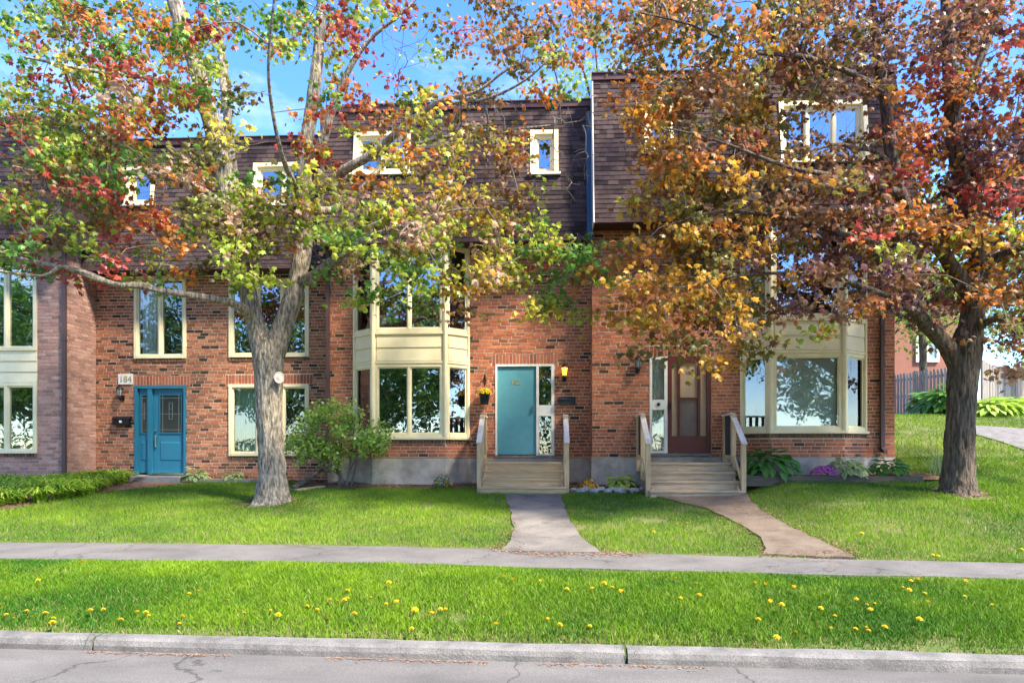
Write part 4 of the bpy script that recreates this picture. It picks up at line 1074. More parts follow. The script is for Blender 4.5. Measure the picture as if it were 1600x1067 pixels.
def mailbox(px0, px1, py0, py1, D, label, rounded):
    a, b, e, f = X(px0, D - 0.1), X(px1, D - 0.1), Z(px0, py1, D - 0.1), Z(px0, py0, D - 0.1)
    T = thing('mailbox', ((a + b) / 2, D, e), label, 'mailbox')
    m = MB()
    if rounded: m.prism([(a + 0.03, D - 0.005), (a + 0.02, D - 0.12), (b - 0.02, D - 0.12), (b - 0.03, D - 0.005)], e, f - 0.05)
    else: m.box(a + 0.008, b - 0.008, D - 0.105, D - 0.005, e, f - 0.05)
    m.build('box', m_black if rounded else m_navy, T)
    m = MB(); m.hexa([(a, D - 0.13, f - 0.075), (b, D - 0.13, f - 0.075), (b, D - 0.004, f - 0.048), (a, D - 0.004, f - 0.048)], [(a, D - 0.125, f - 0.055), (b, D - 0.125, f - 0.055), (b, D - 0.004, f), (a, D - 0.004, f)]); m.build('lid', m_black if rounded else m_navy, T)
    if rounded: m = MB(); xm = (a + b) / 2; m.box(xm - 0.03, xm + 0.03, D - 0.127, D - 0.1215, (e + f) / 2 - 0.05, (e + f) / 2 + 0.0); m.build('sticker', m_plate, T)
mailbox(175, 203, 650, 664, D184, 'black mailbox with a white sticker left of the blue door', True)
mailbox(872, 899, 619, 632, DMID, 'plain dark blue mailbox right of the teal door', False)

# ------------------------------------------------------------------ fence, far house
def fence(P0, P1, label, ztop):
    P0, P1 = np.array(P0[:2]), np.array(P1[:2]); L_ = np.linalg.norm(P1 - P0); d = (P1 - P0) / L_; n = np.array((d[1], -d[0]))
    if n[1] > 0: n = -n
    T = thing('board_fence', (P0[0], P0[1], gz(*P0)), label, 'fence', 'weathered board fence runs behind the lawn')
    zt_ = lambda s_: ztop[0] + (ztop[1] - ztop[0]) * s_ / L_
    k = 0; s_ = 0.08
    while s_ < L_ - 0.05:
        side = 1 if k % 2 == 0 else -1
        c = P0 + d * s_ + n * 0.035 * side; w = 0.07
        z0_, z1_ = gz(*c) - 0.01, zt_(s_) + random.uniform(-0.025, 0.025)
        q = lambda a, b, z: (c[0] + d[0] * a + n[0] * b, c[1] + d[1] * a + n[1] * b, z)
        m = MB(); m.hexa([q(-w, 0.01, z0_), q(w, 0.01, z0_), q(w, -0.01, z0_), q(-w, -0.01, z0_)], [q(-w * 0.9, 0.01, z1_), q(w * 0.9, 0.01, z1_), q(w * 0.9, -0.01, z1_), q(-w * 0.9, -0.01, z1_)]); m.build('picket', m_fence, T)
        s_ += 0.112; k += 1
    for h in (0.25, 0.95, 1.6):
        m = MB(); a, b = P0, P1; m.beam((a[0], a[1], zt_(0) - 1.85 + h), (b[0], b[1], zt_(L_) - 1.85 + h), 0.045, 0.085); m.build('rail', m_fence, T)
    for s_ in np.arange(0, L_ + 0.1, 2.4):
        c = P0 + d * min(s_, L_ - 0.05); m = MB(); m.box(c[0] - 0.048, c[0] + 0.048, c[1] - 0.048, c[1] + 0.048, gz(*c) - 0.1, zt_(s_) + 0.05); m.build('post', m_fence, T)
_c0, _c1, _c2 = at_depth(1524, 640, 22.6), at_depth(1380, 640, 28.5), at_depth(1640, 640, 31.0)
fence(_c1, _c0, 'weathered grey board fence between the end house and right maple', (CZ + 3.16, CZ + 2.90))
fence(_c0 + np.array((0.25, 0, 0)), _c2, 'weathered tan board fence right of the right maple trunk', (CZ + 2.98, CZ + 2.92))
def far_house():
    t = 38.0; A, B = at_depth(1380, 600, t), at_depth(1485, 600, t - 0.5)
    D = A[1]; T = thing('brick_house', (A[0], D, gz(A[0], D)), 'distant reddish brick house with a white window above the fence', 'house')
    x0, x1 = A[0] - 3, B[0] + 1; z0 = gz(A[0], D) - 0.3; z1 = z0 + 8.0
    m = MB(); m.box(x0, x1, D, D + 8, z0, z1); m.build('wall', m_farbrick, T)
    wx0, wx1, wz0, wz1 = X(1430, D), X(1466, D), Z(1448, 566, D), Z(1448, 525, D)
    m = MB(); f = 0.14
    for a, b, e, g in ((wx0, wx0 + f, wz0, wz1), (wx1 - f, wx1, wz0, wz1), (wx0 + f, wx1 - f, wz0, wz0 + f * 1.4), (wx0 + f, wx1 - f, wz1 - f, wz1)): m.box(a, b, D - 0.12, D - 0.002, e, g)
    m.box((wx0 + wx1) / 2 - 0.05, (wx0 + wx1) / 2 + 0.05, D - 0.11, D - 0.002, wz0 + f * 1.4, wz1 - f)
    w = m.build('window', m_white, T)
    m = MB(); m.box(wx0 + f, wx1 - f, D - 0.05, D - 0.003, wz0 + f * 1.4, wz1 - f); m.build('pane', mk('far_pane', (0.25, 0.33, 0.36), rough=0.08, spec=0.9), w)
    m = MB(); m.hexa([(x0 - 0.4, D - 0.4, z1), (x1 + 0.4, D - 0.4, z1), (x1 + 0.4, D + 8.4, z1), (x0 - 0.4, D + 8.4, z1)], [(x0, D + 3.9, z1 + 2), (x1, D + 3.9, z1 + 2), (x1, D + 4.1, z1 + 2), (x0, D + 4.1, z1 + 2)]); m.build('roof', m_shing, T)
far_house()

# ------------------------------------------------------------------ trees
def spline(P, n):
    P = np.asarray(P, float)
    if len(P) == 2: return P[0] + (P[1] - P[0]) * np.linspace(0, 1, n)[:, None]
    Q = np.vstack([2 * P[0] - P[1], P, 2 * P[-1] - P[-2]]); out = []
    ts = np.linspace(0, len(P) - 1 - 1e-6, n)
    for t in ts:
        i = int(t); u = t - i; a, b, c, e = Q[i], Q[i + 1], Q[i + 2], Q[i + 3]
        out.append(0.5 * ((2 * b) + (-a + c) * u + (2 * a - 5 * b + 4 * c - e) * u * u + (-a + 3 * b - 3 * c + e) * u ** 3))
    return np.array(out)
PAL = {'g': (.10, .21, .03), 'G': (.055, .125, .022), 'y': (.30, .36, .04), 'Y': (.48, .40, .05), 'd': (.50, .265, .035), 'o': (.48, .175, .035), 'r': (.36, .065, .04), 'u': (.34, .135, .05),
       'l': (.17, .15, .035), 'b': (.20, .105, .045), 'k': (.07, .075, .03), 'p': (.155, .075, .07), 'i': (.48, .30, .19)}
LEAF_XY = np.array([(0, 0), (.24, -.10), (.33, .08), (.60, .20), (.41, .36), (.45, .64), (.19, .60), (0, .98), (-.19, .60), (-.45, .64), (-.41, .36), (-.60, .20), (-.33, .08), (-.24, -.10)])
LEAF_V = np.vstack([[(0, .3, 0.03)], np.stack([LEAF_XY[:, 0], LEAF_XY[:, 1], -0.38 * np.abs(LEAF_XY[:, 0]) - 0.3 * LEAF_XY[:, 1] ** 2], -1)])
LEAF_F = np.array([(0, 1 + k, 1 + (k + 1) % 14) for k in range(14)])
QUAD_V = np.array([(0, 0, 0), (.36, .5, -.08), (0, 1, -.16), (-.36, .5, -.08)]); QUAD_F = np.array([(0, 1, 2), (0, 2, 3)])
def leaves_mesh(name, C, size, colr, tv=LEAF_V, tf=LEAF_F, upb=0.55, tipdown=0.5):
    n = len(C); r = rng
    N = r.normal(size=(n, 3)) * 0.75 + np.array((0, -0.12, upb)); N /= np.linalg.norm(N, axis=1, keepdims=True)
    T = r.normal(size=(n, 3)) + np.array((0, 0, -tipdown)); T -= (T * N).sum(1, keepdims=True) * N; T /= np.linalg.norm(T, axis=1, keepdims=True)
    B = np.cross(T, N)
    s = size[:, None, None]
    V = C[:, None, :] + s * (tv[None, :, 0:1] * B[:, None, :] + (tv[None, :, 1:2] - 0.1) * T[:, None, :] + tv[None, :, 2:3] * N[:, None, :])
    k = len(tv)
    me = fast_mesh(name, V.reshape(-1, 3), (np.arange(n)[:, None, None] * k + tf[None]).reshape(-1, 3))
    set_col(me, np.repeat(colr, k, axis=0))
    return me
def twig_network(limbs, K):
    """join every clump to the nearest limb point or already joined clump; returns segments and radii"""
    nodes = np.vstack(limbs); nl = len(nodes); K = np.asarray(K)
    dl = np.array([np.min(np.linalg.norm(nodes - k, axis=1)) for k in K]) if len(K) else np.zeros(0)
    order = np.argsort(dl); pos = np.vstack([nodes, np.zeros((len(K), 3))]); cnt = nl; par = []; load = {}
    for o in order:
        k = K[o]; dd = np.linalg.norm(pos[:cnt] - k, axis=1); dd[:nl] *= 0.85
        j = int(np.argmin(dd)); par.append(j); pos[cnt] = k; cnt += 1
    ld = np.ones(cnt)
    for i in range(cnt - 1, nl - 1, -1):
        if par[i - nl] >= nl: ld[par[i - nl]] += ld[i]
    return pos, nl, par, ld
def twigs_mesh(limbs, K, r0=0.0035, nseg=5):
    pos, nl, par, ld = twig_network(limbs, K); Vs, Fs, off = [], [], 0
    for i, j in enumerate(par):
        a, b = pos[j], pos[nl + i]; L_ = np.linalg.norm(b - a)
        if L_ < 1e-3: continue
        mid = (a + b) / 2 + rng.normal(size=3) * 0.10 * L_ + np.array((0, 0, 0.08 * L_))
        c = spline([a, mid, b], nseg); ra = r0 * (ld[nl + i] + 0.6) ** 0.48; rad = np.linspace(min(ra * 1.15, 0.04), min(ra * 0.85, 0.035), nseg)
        V, Fc = tube_arrays(c, rad, 4); Vs.append(V); Fs.append(Fc + off); off += len(V)
        for _ in range(2):                                   # bare side sprigs
            q = rng.uniform(0.3, 1); p = a + (b - a) * q; dv = (b - a) / L_ * 0.5 + rng.normal(size=3) * 0.5
            e = p + dv * rng.uniform(0.12, 0.4)
            V, Fc = tube_arrays(spline([p, (p + e) / 2 + rng.normal(size=3) * 0.02, e], 3), np.array((0.0035, 0.003, 0.0018)), 3); Vs.append(V); Fs.append(Fc + off); off += len(V)
    return fast_mesh('twigs', np.vstack(Vs), np.vstack(Fs))
def bark_tube(name, path, rad, parent, mat, n=40, step=0.05, amp=0.02, flare=0.0, seed=0, knots=()):
    path = np.asarray(path, float); Ls = np.concatenate([[0], np.cumsum(np.linalg.norm(np.diff(path, axis=0), axis=1))])
    m = max(int(Ls[-1] / step), 6); q = np.linspace(0, len(path) - 1, m)
    C = spline(path, m); r = np.interp(q, np.arange(len(path)), rad)
    V, Fc = tube_arrays(C, np.ones(m), n); V = V.reshape(m, n, 3); dirs = V - C[:, None, :]
    ang = np.linspace(0, 2 * np.pi, n, endpoint=False)
    ls = np.linspace(0, Ls[-1], m)
    A, B = np.meshgrid(ang, ls); R_ = r[:, None]
    ridg = vnoise(np.stack([np.cos(A) * R_ * 26 + seed, np.sin(A) * R_ * 26 + 7, B * 3.2], -1)); ridg2 = vnoise(np.stack([np.cos(A) * R_ * 55 + seed, np.sin(A) * R_ * 55 + 3, B * 9], -1))
    big = vnoise(np.stack([np.cos(A) * 1.3 + seed, np.sin(A) * 1.3, B * 1.1], -1))
    rr = R_ * (1 + 0.12 * (big - 0.5)) + amp * (np.abs(ridg - 0.5) * 2 - 0.5) + amp * 0.5 * (ridg2 - 0.5)
    if flare:
        rr = rr + flare * np.exp(-B / 0.17) * (0.45 + 0.55 * np.cos(5 * A + 1.3 + 0.8 * np.sin(2 * A + seed)))
    V = C[:, None, :] + dirs * rr[..., None]
    o = link_mesh(name, fast_mesh(name, V.reshape(-1, 3) - ORG[parent], Fc), mat, parent, True)
    return o, C
def colour_field(anchors):
    A = np.array([(a[0], a[1]) for a in anchors], float)
    W = []
    for a in anchors:
        tot = sum(a[2].values()); W.append([(PAL[k], v / tot) for k, v in a[2].items()])
    def f(px, py, n):
        """n leaves of a clump seen at this pixel"""
        d = np.hypot(A[:, 0] - px, A[:, 1] - py); w = 1 / (d + 25) ** 3; w /= w.sum()
        i = rng.choice(len(A), p=w); pal = W[i]; base = pal[rng.choice(len(pal), p=[v for _, v in pal])][0]
        out = np.empty((n, 3))
        for k in range(n):
            c = base if rng.random() < 0.8 else pal[rng.choice(len(pal), p=[v for _, v in pal])][0]
            out[k] = np.array(c) * rng.uniform(0.7, 1.55) * (1 + rng.normal(0, 0.06, 3))
        return np.clip(out, 0.01, 0.7)
    return f
def project(p):
    q = np.asarray(p, float) - np.array((0, 0, CZ)); t = -q[..., 0] * SN + q[..., 1] * CS; u = (q[..., 0] * CS + q[..., 1] * SN) / t
    return 800 + u * F, HZ - q[..., 2] / t * F, t
def big_maple(name, label, base_px, t0, trunk, limbs, bark, dens, x0c, y0r, depth_f, colf, flare, leafmul=1.0, per=34, extra=(), bare=(), hull_front=3.4):
    root = at_depth(base_px[0], base_px[1], t0); g = gz(root[0], root[1])
    T = thing(name, (root[0], root[1], g), label, 'tree')
    pts = [at_depth(a, b, t) for a, b, t, r in trunk]; pts[0][2] = g - 0.08
    bark_tube('trunk', pts, [0.88 * r * t / F for a, b, t, r in trunk], T, bark, n=72, step=0.022, amp=0.036, flare=flare, seed=3)
    LP = []
    for k, lm in enumerate(limbs):
        P_ = [at_depth(a, b, t) for a, b, t, r in lm]; rad = [0.9 * r * t / F for a, b, t, r in lm]
        o_, C = bark_tube('limb', P_, rad, T, bark, n=26 if max(rad) > 0.1 else 12, step=0.05, amp=0.018 if max(rad) > 0.1 else 0.005, seed=10 + k); LP.append(C)
    clumps, cols, sizes = [], [], []
    for r_, row in enumerate(dens):
        for c_, ch in enumerate(row):
            if ch in ' .0': continue
            lam = int(ch) * 1.0 * leafmul
            for _ in range(rng.poisson(lam * 0.60)):
                px, py = (x0c + c_ + rng.random()) * 50, (y0r + r_ + rng.random()) * 50
                lo, hi = depth_f(px, py); t = rng.uniform(lo, hi) if rng.random() < 0.5 else np.clip(rng.normal((lo + hi) / 2, (hi - lo) / 4), lo, hi)
                clumps.append(at_depth(px, py, t))
    for px, py, t, k in extra:
        for _ in range(k): clumps.append(at_depth(px + rng.normal() * 12, py + rng.normal() * 10, t + rng.normal() * 0.2))
    C = np.array(clumps); pos, col = [], []
    for c in C:
        n = rng.poisson(per) + 4; px, py, t = project(c)
        q = c + rng.normal(size=(n, 3)) * np.array((0.17, 0.17, 0.085)); pos.append(q); col.append(colf(px, py, n))
    pos = np.vstack(pos); col = np.vstack(col)
    me = leaves_mesh('foliage', pos - ORG[T], rng.uniform(0.058, 0.128, len(pos)), col)
    tag(link_mesh('foliage', me, m_leaf, T), kind='stuff')
    bare_pts = [at_depth(px + rng.normal() * 30, py + rng.normal() * 25, t + rng.normal() * 0.4) for px, py, t, k in bare for _ in range(k)]
    allk = np.vstack([C, np.array(bare_pts)]) if bare_pts else C
    tm = twigs_mesh(LP, allk); V = np.zeros(len(tm.vertices) * 3); tm.vertices.foreach_get('co', V); tm.vertices.foreach_set('co', (V.reshape(-1, 3) - ORG[T]).ravel())
    tag(link_mesh('twigs', tm, m_twig, T, True), kind='stuff')
    print(name, 'clumps', len(C), 'leaves', len(pos))
    return T

t = 12.6
L_TRUNK = [(424, 796, t, 38), (425, 780, t, 32), (425, 762, t, 27), (425, 735, t, 23.5), (423, 690, t, 22), (421, 640, t, 22.5), (420, 590, t, 24), (419, 555, t, 28), (420, 534, t, 28)]
L_LIMBS = [
    [(413, 552, t, 21), (403, 517, t, 16.5), (391, 475, t, 15.5), (380, 430, 12.5, 15), (368, 370, 12.4, 15), (352, 290, 12.3, 15), (330, 190, 12.2, 15), (305, 100, 12.1, 14), (272, 0, 12.0, 13), (250, -120, 11.9, 9), (240, -260, 11.8, 4)],
    [(427, 552, t, 21), (439, 517, t, 17), (455, 475, t, 16.5), (466, 430, 12.7, 15.5), (474, 380, 12.7, 15), (477, 310, 12.7, 14), (476, 250, 12.7, 13), (490, 150, 12.7, 11), (500, 50, 12.7, 9), (505, -60, 12.7, 7), (515, -220, 12.7, 3)],
    [(372, 360, 12.4, 10), (366, 300, 12.6, 9), (358, 210, 12.9, 8), (350, 130, 13.1, 7), (345, 70, 13.2, 6), (335, -40, 13.2, 4), (330, -160, 13.2, 2)],
    [(476, 300, 12.7, 9), (510, 292, 12.5, 9), (535, 268, 12.3, 8.2), (575, 245, 12.1, 7.5), (619, 209, 11.9, 6.5), (655, 180, 11.7, 5), (690, 157, 11.5, 4), (745, 143, 11.3, 3), (800, 105, 11.1, 2.4), (875, 80, 10.9, 1.5)],
    [(468, 440, 12.7, 12), (490, 432, 12.4, 10), (520, 408, 12.0, 8), (576, 371, 11.6, 5), (640, 350, 11.2, 3.4), (700, 330, 11.0, 2.4), (760, 325, 10.8, 1.5)],
    [(392, 492, 12.5, 11), (372, 478, 12.2, 7), (337, 467, 11.9, 6), (262, 456, 11.5, 5.5), (221, 446, 11.3, 6), (180, 444, 11.1, 5), (124, 424, 10.9, 5), (94, 417, 10.8, 4.2), (66, 431, 10.7, 3), (0, 424, 10.5, 2.4), (-60, 420, 10.4, 1.5)],
    [(96, 417, 10.8, 3.5), (60, 410, 10.9, 3), (20, 400, 11.0, 2.2), (-40, 380, 11.0, 1.5)],
    [(478, 260, 12.7, 9), (500, 230, 12.5, 9), (520, 170, 12.4, 7), (545, 110, 12.3, 5), (580, 60, 12.2, 3.5), (640, 10, 12.0, 2.5), (690, -60, 12.0, 1.5)],
    [(334, 200, 12.2, 9), (290, 140, 11.8, 6), (220, 120, 11.4, 4.5), (140, 110, 11.0, 3.2), (40, 90, 10.7, 2)],
    [(360, 330, 12.3, 9), (300, 290, 11.9, 6), (220, 270, 11.4, 4.5), (120, 280, 11.0, 3.2), (20, 260, 10.7, 2)],
    [(478, 330, 12.7, 9), (540, 320, 13.1, 6), (620, 240, 13.5, 4), (720, 210, 13.7, 3.2), (830, 200, 13.8, 2.2), (905, 190, 13.7, 1.2)],
    [(700, 152, 11.5, 3), (760, 155, 11.3, 2.6), (840, 110, 11.0, 2), (905, 20, 10.8, 1.4), (930, -40, 10.7, 1)],
    [(476, 360, 12.7, 8), (470, 310, 12.0, 6), (440, 240, 11.0, 4), (420, 120, 10.2, 3), (430, -20, 9.6, 2)]]
L_DENS = ["....1111.1........", "..1111111111111...", "122223222222222211",
          "88888777667652333341", "88877673155532233210", "88888752024411342100", "99999982013235542000", "99999995134123541000", "99998987355346731000",
          "99885678778888863100", "77772256567888865441", "33331232125675564561", "11...11...1212332410", "...............3...."]
def l_depth(px, py):
    q = max(0.15, 1 - ((px - 420) / 640.0) ** 2); back = 1.5 if py > 150 else 3.5
    a = 12.4 - 2.9 * math.sqrt(q); b = 12.4 + back * math.sqrt(q)
    if py > 180 and 380 < px < 490: a, b = 11.0, 12.3
    return a, min(b, 14.0 if py > 200 else 16)
L_COL = colour_field([(60, 60, dict(g=.4, y=.15, r=.12, l=.25, o=.1)), (200, 50, dict(r=.25, g=.35, o=.25, y=.15)), (100, 190, dict(g=.3, y=.4, r=.1, l=.2)), (230, 140, dict(r=.25, o=.35, y=.3)), (300, 220, dict(l=.5, b=.3, y=.1)),
    (50, 330, dict(r=.18, g=.35, b=.22, y=.25)), (130, 300, dict(g=.3, y=.3, b=.2, r=.15)), (230, 340, dict(o=.5, r=.2, b=.2)), (400, 250, dict(Y=.35, l=.3, g=.2)), (420, 50, dict(g=.5, y=.35)), (340, 350, dict(y=.45, l=.3, i=.1)),
    (490, 60, dict(g=.45, y=.2, o=.2)), (560, 90, dict(r=.4, o=.3, y=.2)), (540, 250, dict(o=.3, r=.2, y=.3, Y=.2)), (650, 240, dict(o=.35, Y=.3, l=.2)), (700, 190, dict(b=.3, o=.3, l=.3)), (560, 350, dict(y=.35, l=.25, i=.2, g=.15)),
    (680, 330, dict(y=.25, i=.3, d=.2, Y=.2)), (620, 420, dict(g=.45, y=.4)), (800, 60, dict(b=.3, o=.3, l=.3)), (760, 300, dict(i=.3, Y=.3, b=.2)), (780, 480, dict(Y=.5, d=.2, y=.2)), (860, 410, dict(y=.5, g=.4)), (900, 440, dict(g=.6, y=.3))])
big_maple('maple_tree', 'pale barked maple with forked trunk and mixed green, yellow and red leaves', (423, 787), t, L_TRUNK, L_LIMBS, m_bark1, L_DENS, 0, -3, l_depth, L_COL, 0.10, leafmul=1.15,
          bare=[(860, 280, 13.0, 14), (880, 190, 13.2, 12), (950, 200, 12.6, 10), (240, 400, 11.5, 12), (640, 100, 12.0, 8), (840, 100, 11.0, 14), (790, 150, 11.2, 10), (300, 260, 11.5, 8), (100, 330, 10.8, 8)])

t = 11.9
R_TRUNK = [(1498, 788, t, 37), (1498, 766, t, 31), (1498, 745, t, 26.5), (1499, 715, t, 24), (1500, 680, t, 22.5), (1503, 630, t, 22), (1505, 590, t, 23.5), (1507, 560, t, 26), (1510, 535, t, 25), (1514, 515, t, 21)]
R_LIMBS = [
    [(1512, 555, t, 22), (1518, 510, t, 20), (1524, 460, 11.9, 18), (1530, 410, 11.9, 16), (1522, 350, 11.8, 14), (1505, 290, 11.7, 14), (1492, 220, 11.6, 12.5), (1487, 150, 11.5, 12), (1482, 80, 11.4, 10), (1478, 0, 11.3, 8), (1480, -120, 11.2, 5), (1490, -260, 11.2, 2.5)],
    [(1500, 578, t, 17), (1480, 543, t, 14), (1455, 515, 11.8, 12.5), (1432, 488, 11.6, 13), (1405, 440, 11.4, 10), (1370, 400, 11.2, 8), (1300, 360, 10.9, 6), (1220, 340, 10.6, 4.5), (1130, 330, 10.4, 3.2), (1050, 350, 10.2, 2)],
    [(1522, 470, 11.9, 14), (1500, 436, 11.8, 12.5), (1475, 398, 11.6, 12), (1445, 355, 11.4, 11.5), (1415, 320, 11.2, 11), (1398, 270, 11.1, 11), (1390, 220, 11.0, 10.5), (1382, 150, 10.9, 9.5), (1372, 90, 10.8, 7), (1365, 10, 10.7, 5), (1355, -110, 10.7, 3)],
    [(1392, 256, 11.1, 5.5), (1365, 236, 10.8, 4), (1340, 232, 10.7, 3.6), (1315, 226, 10.6, 3.4), (1295, 228, 10.5, 2.8), (1240, 240, 10.4, 2.2), (1150, 230, 10.2, 1.6)],
    [(1488, 180, 11.5, 9), (1520, 120, 11.7, 7), (1545, 60, 11.8, 6), (1570, -20, 12.0, 4), (1600, -140, 12.0, 2)],
    [(1384, 150, 10.9, 7), (1340, 120, 10.6, 5), (1260, 90, 10.3, 4), (1170, 80, 10.0, 3), (1080, 40, 9.8, 2), (1000, 20, 9.7, 1.3)],
    [(1528, 430, 11.9, 10), (1560, 400, 11.6, 7), (1620, 380, 11.2, 5), (1700, 350, 10.9, 3)],
    [(1400, 300, 11.1, 8), (1330, 280, 10.5, 5), (1230, 260, 10.0, 3.5), (1120, 220, 9.7, 2.5), (1040, 200, 9.6, 1.5)],
    [(1518, 520, 11.9, 10), (1550, 500, 11.4, 6), (1600, 500, 10.9, 4), (1660, 490, 10.5, 2.5)],
    [(1440, 495, 11.7, 8), (1380, 460, 11.0, 5), (1280, 430, 10.4, 3.6), (1160, 430, 10.0, 2.5), (1060, 450, 9.8, 1.6)],
    [(1500, 270, 11.7, 8), (1560, 220, 12.2, 6), (1640, 180, 12.5, 4), (1720, 140, 12.6, 2)]]
R_DENS = ["......1111111....", "...11111122211111", "112222333333322211",
          "26763599998999987543", "15754689987888987543", "02578888865788987543", ".588982112356777654", ".189972112446888764", ".188999876888998764",
          ".188999988898998754", ".489995335998899765", "178994124788889765", ".46884224576668765", ".2284211113326654", "....1......1.2442"]
def r_depth(px, py):
    q = max(0.12, 1 - ((px - 1480) / 640.0) ** 2); back = 1.3 if (py > 120 and px < 1400) else 3.2
    a = 11.6 - 2.6 * math.sqrt(q); b = 11.6 + back * math.sqrt(q)
    if py > 60 and 1455 < px < 1545: a, b = 10.9, 12.6
    return a, min(b, 13.2 if px < 1400 else 15.5)
R_COL = colour_field([(1000, 50, dict(u=.4, o=.25, l=.3)), (1030, 240, dict(d=.45, o=.3, l=.15)), (990, 440, dict(d=.6, Y=.15, u=.2)), (1060, 490, dict(d=.45, Y=.15, l=.3)), (1030, 350, dict(d=.5, Y=.15, b=.15, l=.15)), (1110, 340, dict(l=.35, d=.25, b=.3)),
    (1150, 100, dict(l=.35, u=.2, d=.2, b=.2)), (1250, 50, dict(b=.5, u=.15, l=.2, p=.1)), (1100, 180, dict(d=.3, o=.25, l=.25, b=.15)), (1200, 320, dict(k=.2, b=.35, l=.25, d=.1)), (1180, 430, dict(l=.3, b=.3, k=.2, d=.15)), (1300, 400, dict(p=.35, b=.3, i=.12, u=.1)), (1300, 300, dict(b=.35, l=.2, p=.25, d=.1)),
    (1420, 200, dict(o=.4, r=.3, u=.2)), (1440, 420, dict(p=.35, b=.25, i=.2, l=.1)), (1350, 500, dict(p=.4, b=.3, i=.15)), (1550, 280, dict(p=.35, r=.2, b=.25, u=.2)), (1560, 50, dict(b=.35, r=.15, u=.2, p=.25)), (1400, 60, dict(b=.45, u=.15, p=.25)), (1480, 400, dict(d=.35, o=.25, y=.2)), (1570, 480, dict(b=.4, u=.2, l=.2, o=.1))])
big_maple('maple_tree', 'dark barked maple with dense copper, gold and purple leaves', (1497, 778), t, R_TRUNK, R_LIMBS, m_bark2, R_DENS, 18, -3, r_depth, R_COL, 0.08, leafmul=1.3, per=36,
          bare=[(1010, 170, 10.6, 8), (1350, 230, 10.6, 6)])

# pruning scars on the pale trunk
_pt = [o for o in bpy.data.objects if o.name == 'maple_tree'][0]
def scar(px, py, t, r):
    c = at_depth(px, py, t); m = MB(); d0 = -c / np.linalg.norm(c); d0[2] = 0
    prof = [(0.03, 1.0), (0.0, 1.12), (-0.02, 0.95), (0.0, 0.5), (0.005, 0.02)]
    A = np.cross(d0, (0, 0, 1)); V = []
    for dd, k in prof:
        for a in np.linspace(0, 2 * np.pi, 17)[:-1]:
            V.append(c + d0 * (0.0 - dd if dd > 0.01 else 0.03 + dd) + r * k * (A * math.cos(a) * 0.85 + np.array((0, 0, 1)) * math.sin(a)))
    m.add(V, [(i * 16 + j, i * 16 + (j + 1) % 16, (i + 1) * 16 + (j + 1) % 16, (i + 1) * 16 + j) for i in range(4) for j in range(16)])
    m.build('pruning_scar', m_scar, _pt, True)
scar(436, 590, 12.37, 0.095)

def simple_tree(name, loc, h, rad, label, pal, n=260, per=26, leaf=0.16, seed=1, bare=0.35, group=None, trunk_r=0.2):
    T = thing(name, loc, label, 'tree', group); b = np.array(loc, float)
    pts = [b + np.array((0, 0, -0.1)), b + np.array((0.1, 0.05, h * 0.25)), b + np.array((-0.05, 0.1, h * 0.5)), b + np.array((0.1, 0, h * 0.8)), b + np.array((0, 0, h * 0.95))]
    _, C0 = bark_tube('trunk', pts, [trunk_r, trunk_r * 0.85, trunk_r * 0.6, trunk_r * 0.3, 0.02], T, m_bark2, n=16, step=0.15, amp=0.02, flare=0.1, seed=seed)
    LP = [C0]
    for k in range(9):
        a = k * 2.4 + seed; z = h * (0.28 + 0.06 * k); e = np.array((math.cos(a), math.sin(a), 0.5)) * rad * rng.uniform(0.6, 0.85)
        s_ = b + np.array((0, 0, z)); _, C = bark_tube('limb', [s_, s_ + e * 0.5 + np.array((0, 0, 0.2)), s_ + e], [trunk_r * 0.4, trunk_r * 0.25, 0.02], T, m_bark2, n=8, step=0.2, amp=0.006, seed=seed + k); LP.append(C)
    d = rng.normal(size=(n, 3)); d /= np.linalg.norm(d, axis=1, keepdims=True); rr = rng.uniform(bare, 1, n) ** 0.6
    K = b + np.array((0, 0, h * 0.62)) + d * rr[:, None] * np.array((rad, rad, h * 0.38)) * (0.75 + 0.45 * vnoise(d * 2.2 + seed + 20))[:, None]
    pos = (K[:, None, :] + rng.normal(size=(n, per, 3)) * 0.3).reshape(-1, 3)
    pc = np.array([PAL[k] for k in pal]); col = np.repeat(pc[rng.integers(0, len(pc), n)], per, 0) * rng.uniform(0.6, 1.4, (len(pos), 1))
    me = leaves_mesh('foliage', pos - ORG[T], rng.uniform(0.6, 1.2, len(pos)) * leaf, col, QUAD_V, QUAD_F)
    tag(link_mesh('foliage', me, m_leaf, T), kind='stuff')
    tm = twigs_mesh(LP, K, nseg=3); V = np.zeros(len(tm.vertices) * 3); tm.vertices.foreach_get('co', V); tm.vertices.foreach_set('co', (V.reshape(-1, 3) - ORG[T]).ravel())
    tag(link_mesh('twigs', tm, m_twig, T), kind='stuff')
    return T
def behind(px, t): 
    p = at_depth(px, 600, t); return (p[0], p[1], gz(p[0], p[1]))
PAL['L'] = (.28, .40, .05); PAL['M'] = (.16, .30, .04)
simple_tree('leafy_tree', behind(930, 27), 15.8, 3.2, 'yellow green tree showing above the roof between middle and end house', 'LyL', n=170, per=20, leaf=0.2, seed=4)
simple_tree('leafy_tree', behind(1440, 33), 11.5, 3.6, 'yellow green tree behind the fence beside the end house', 'LyM', n=240, per=26, leaf=0.22, seed=5)
simple_tree('leafy_tree', behind(1640, 25), 7.2, 2.9, 'green tree hanging over the fence at the right edge', 'MgL', n=240, per=30, leaf=0.14, seed=6)
_ac = simple_tree('street_tree', (-3.5, -15, 0.0), 12, 4.2, 'broad green tree across the street, mirrored in the windows', 'gGM', n=260, per=30, leaf=0.3, seed=7, group='trees across the street', trunk_r=0.3)
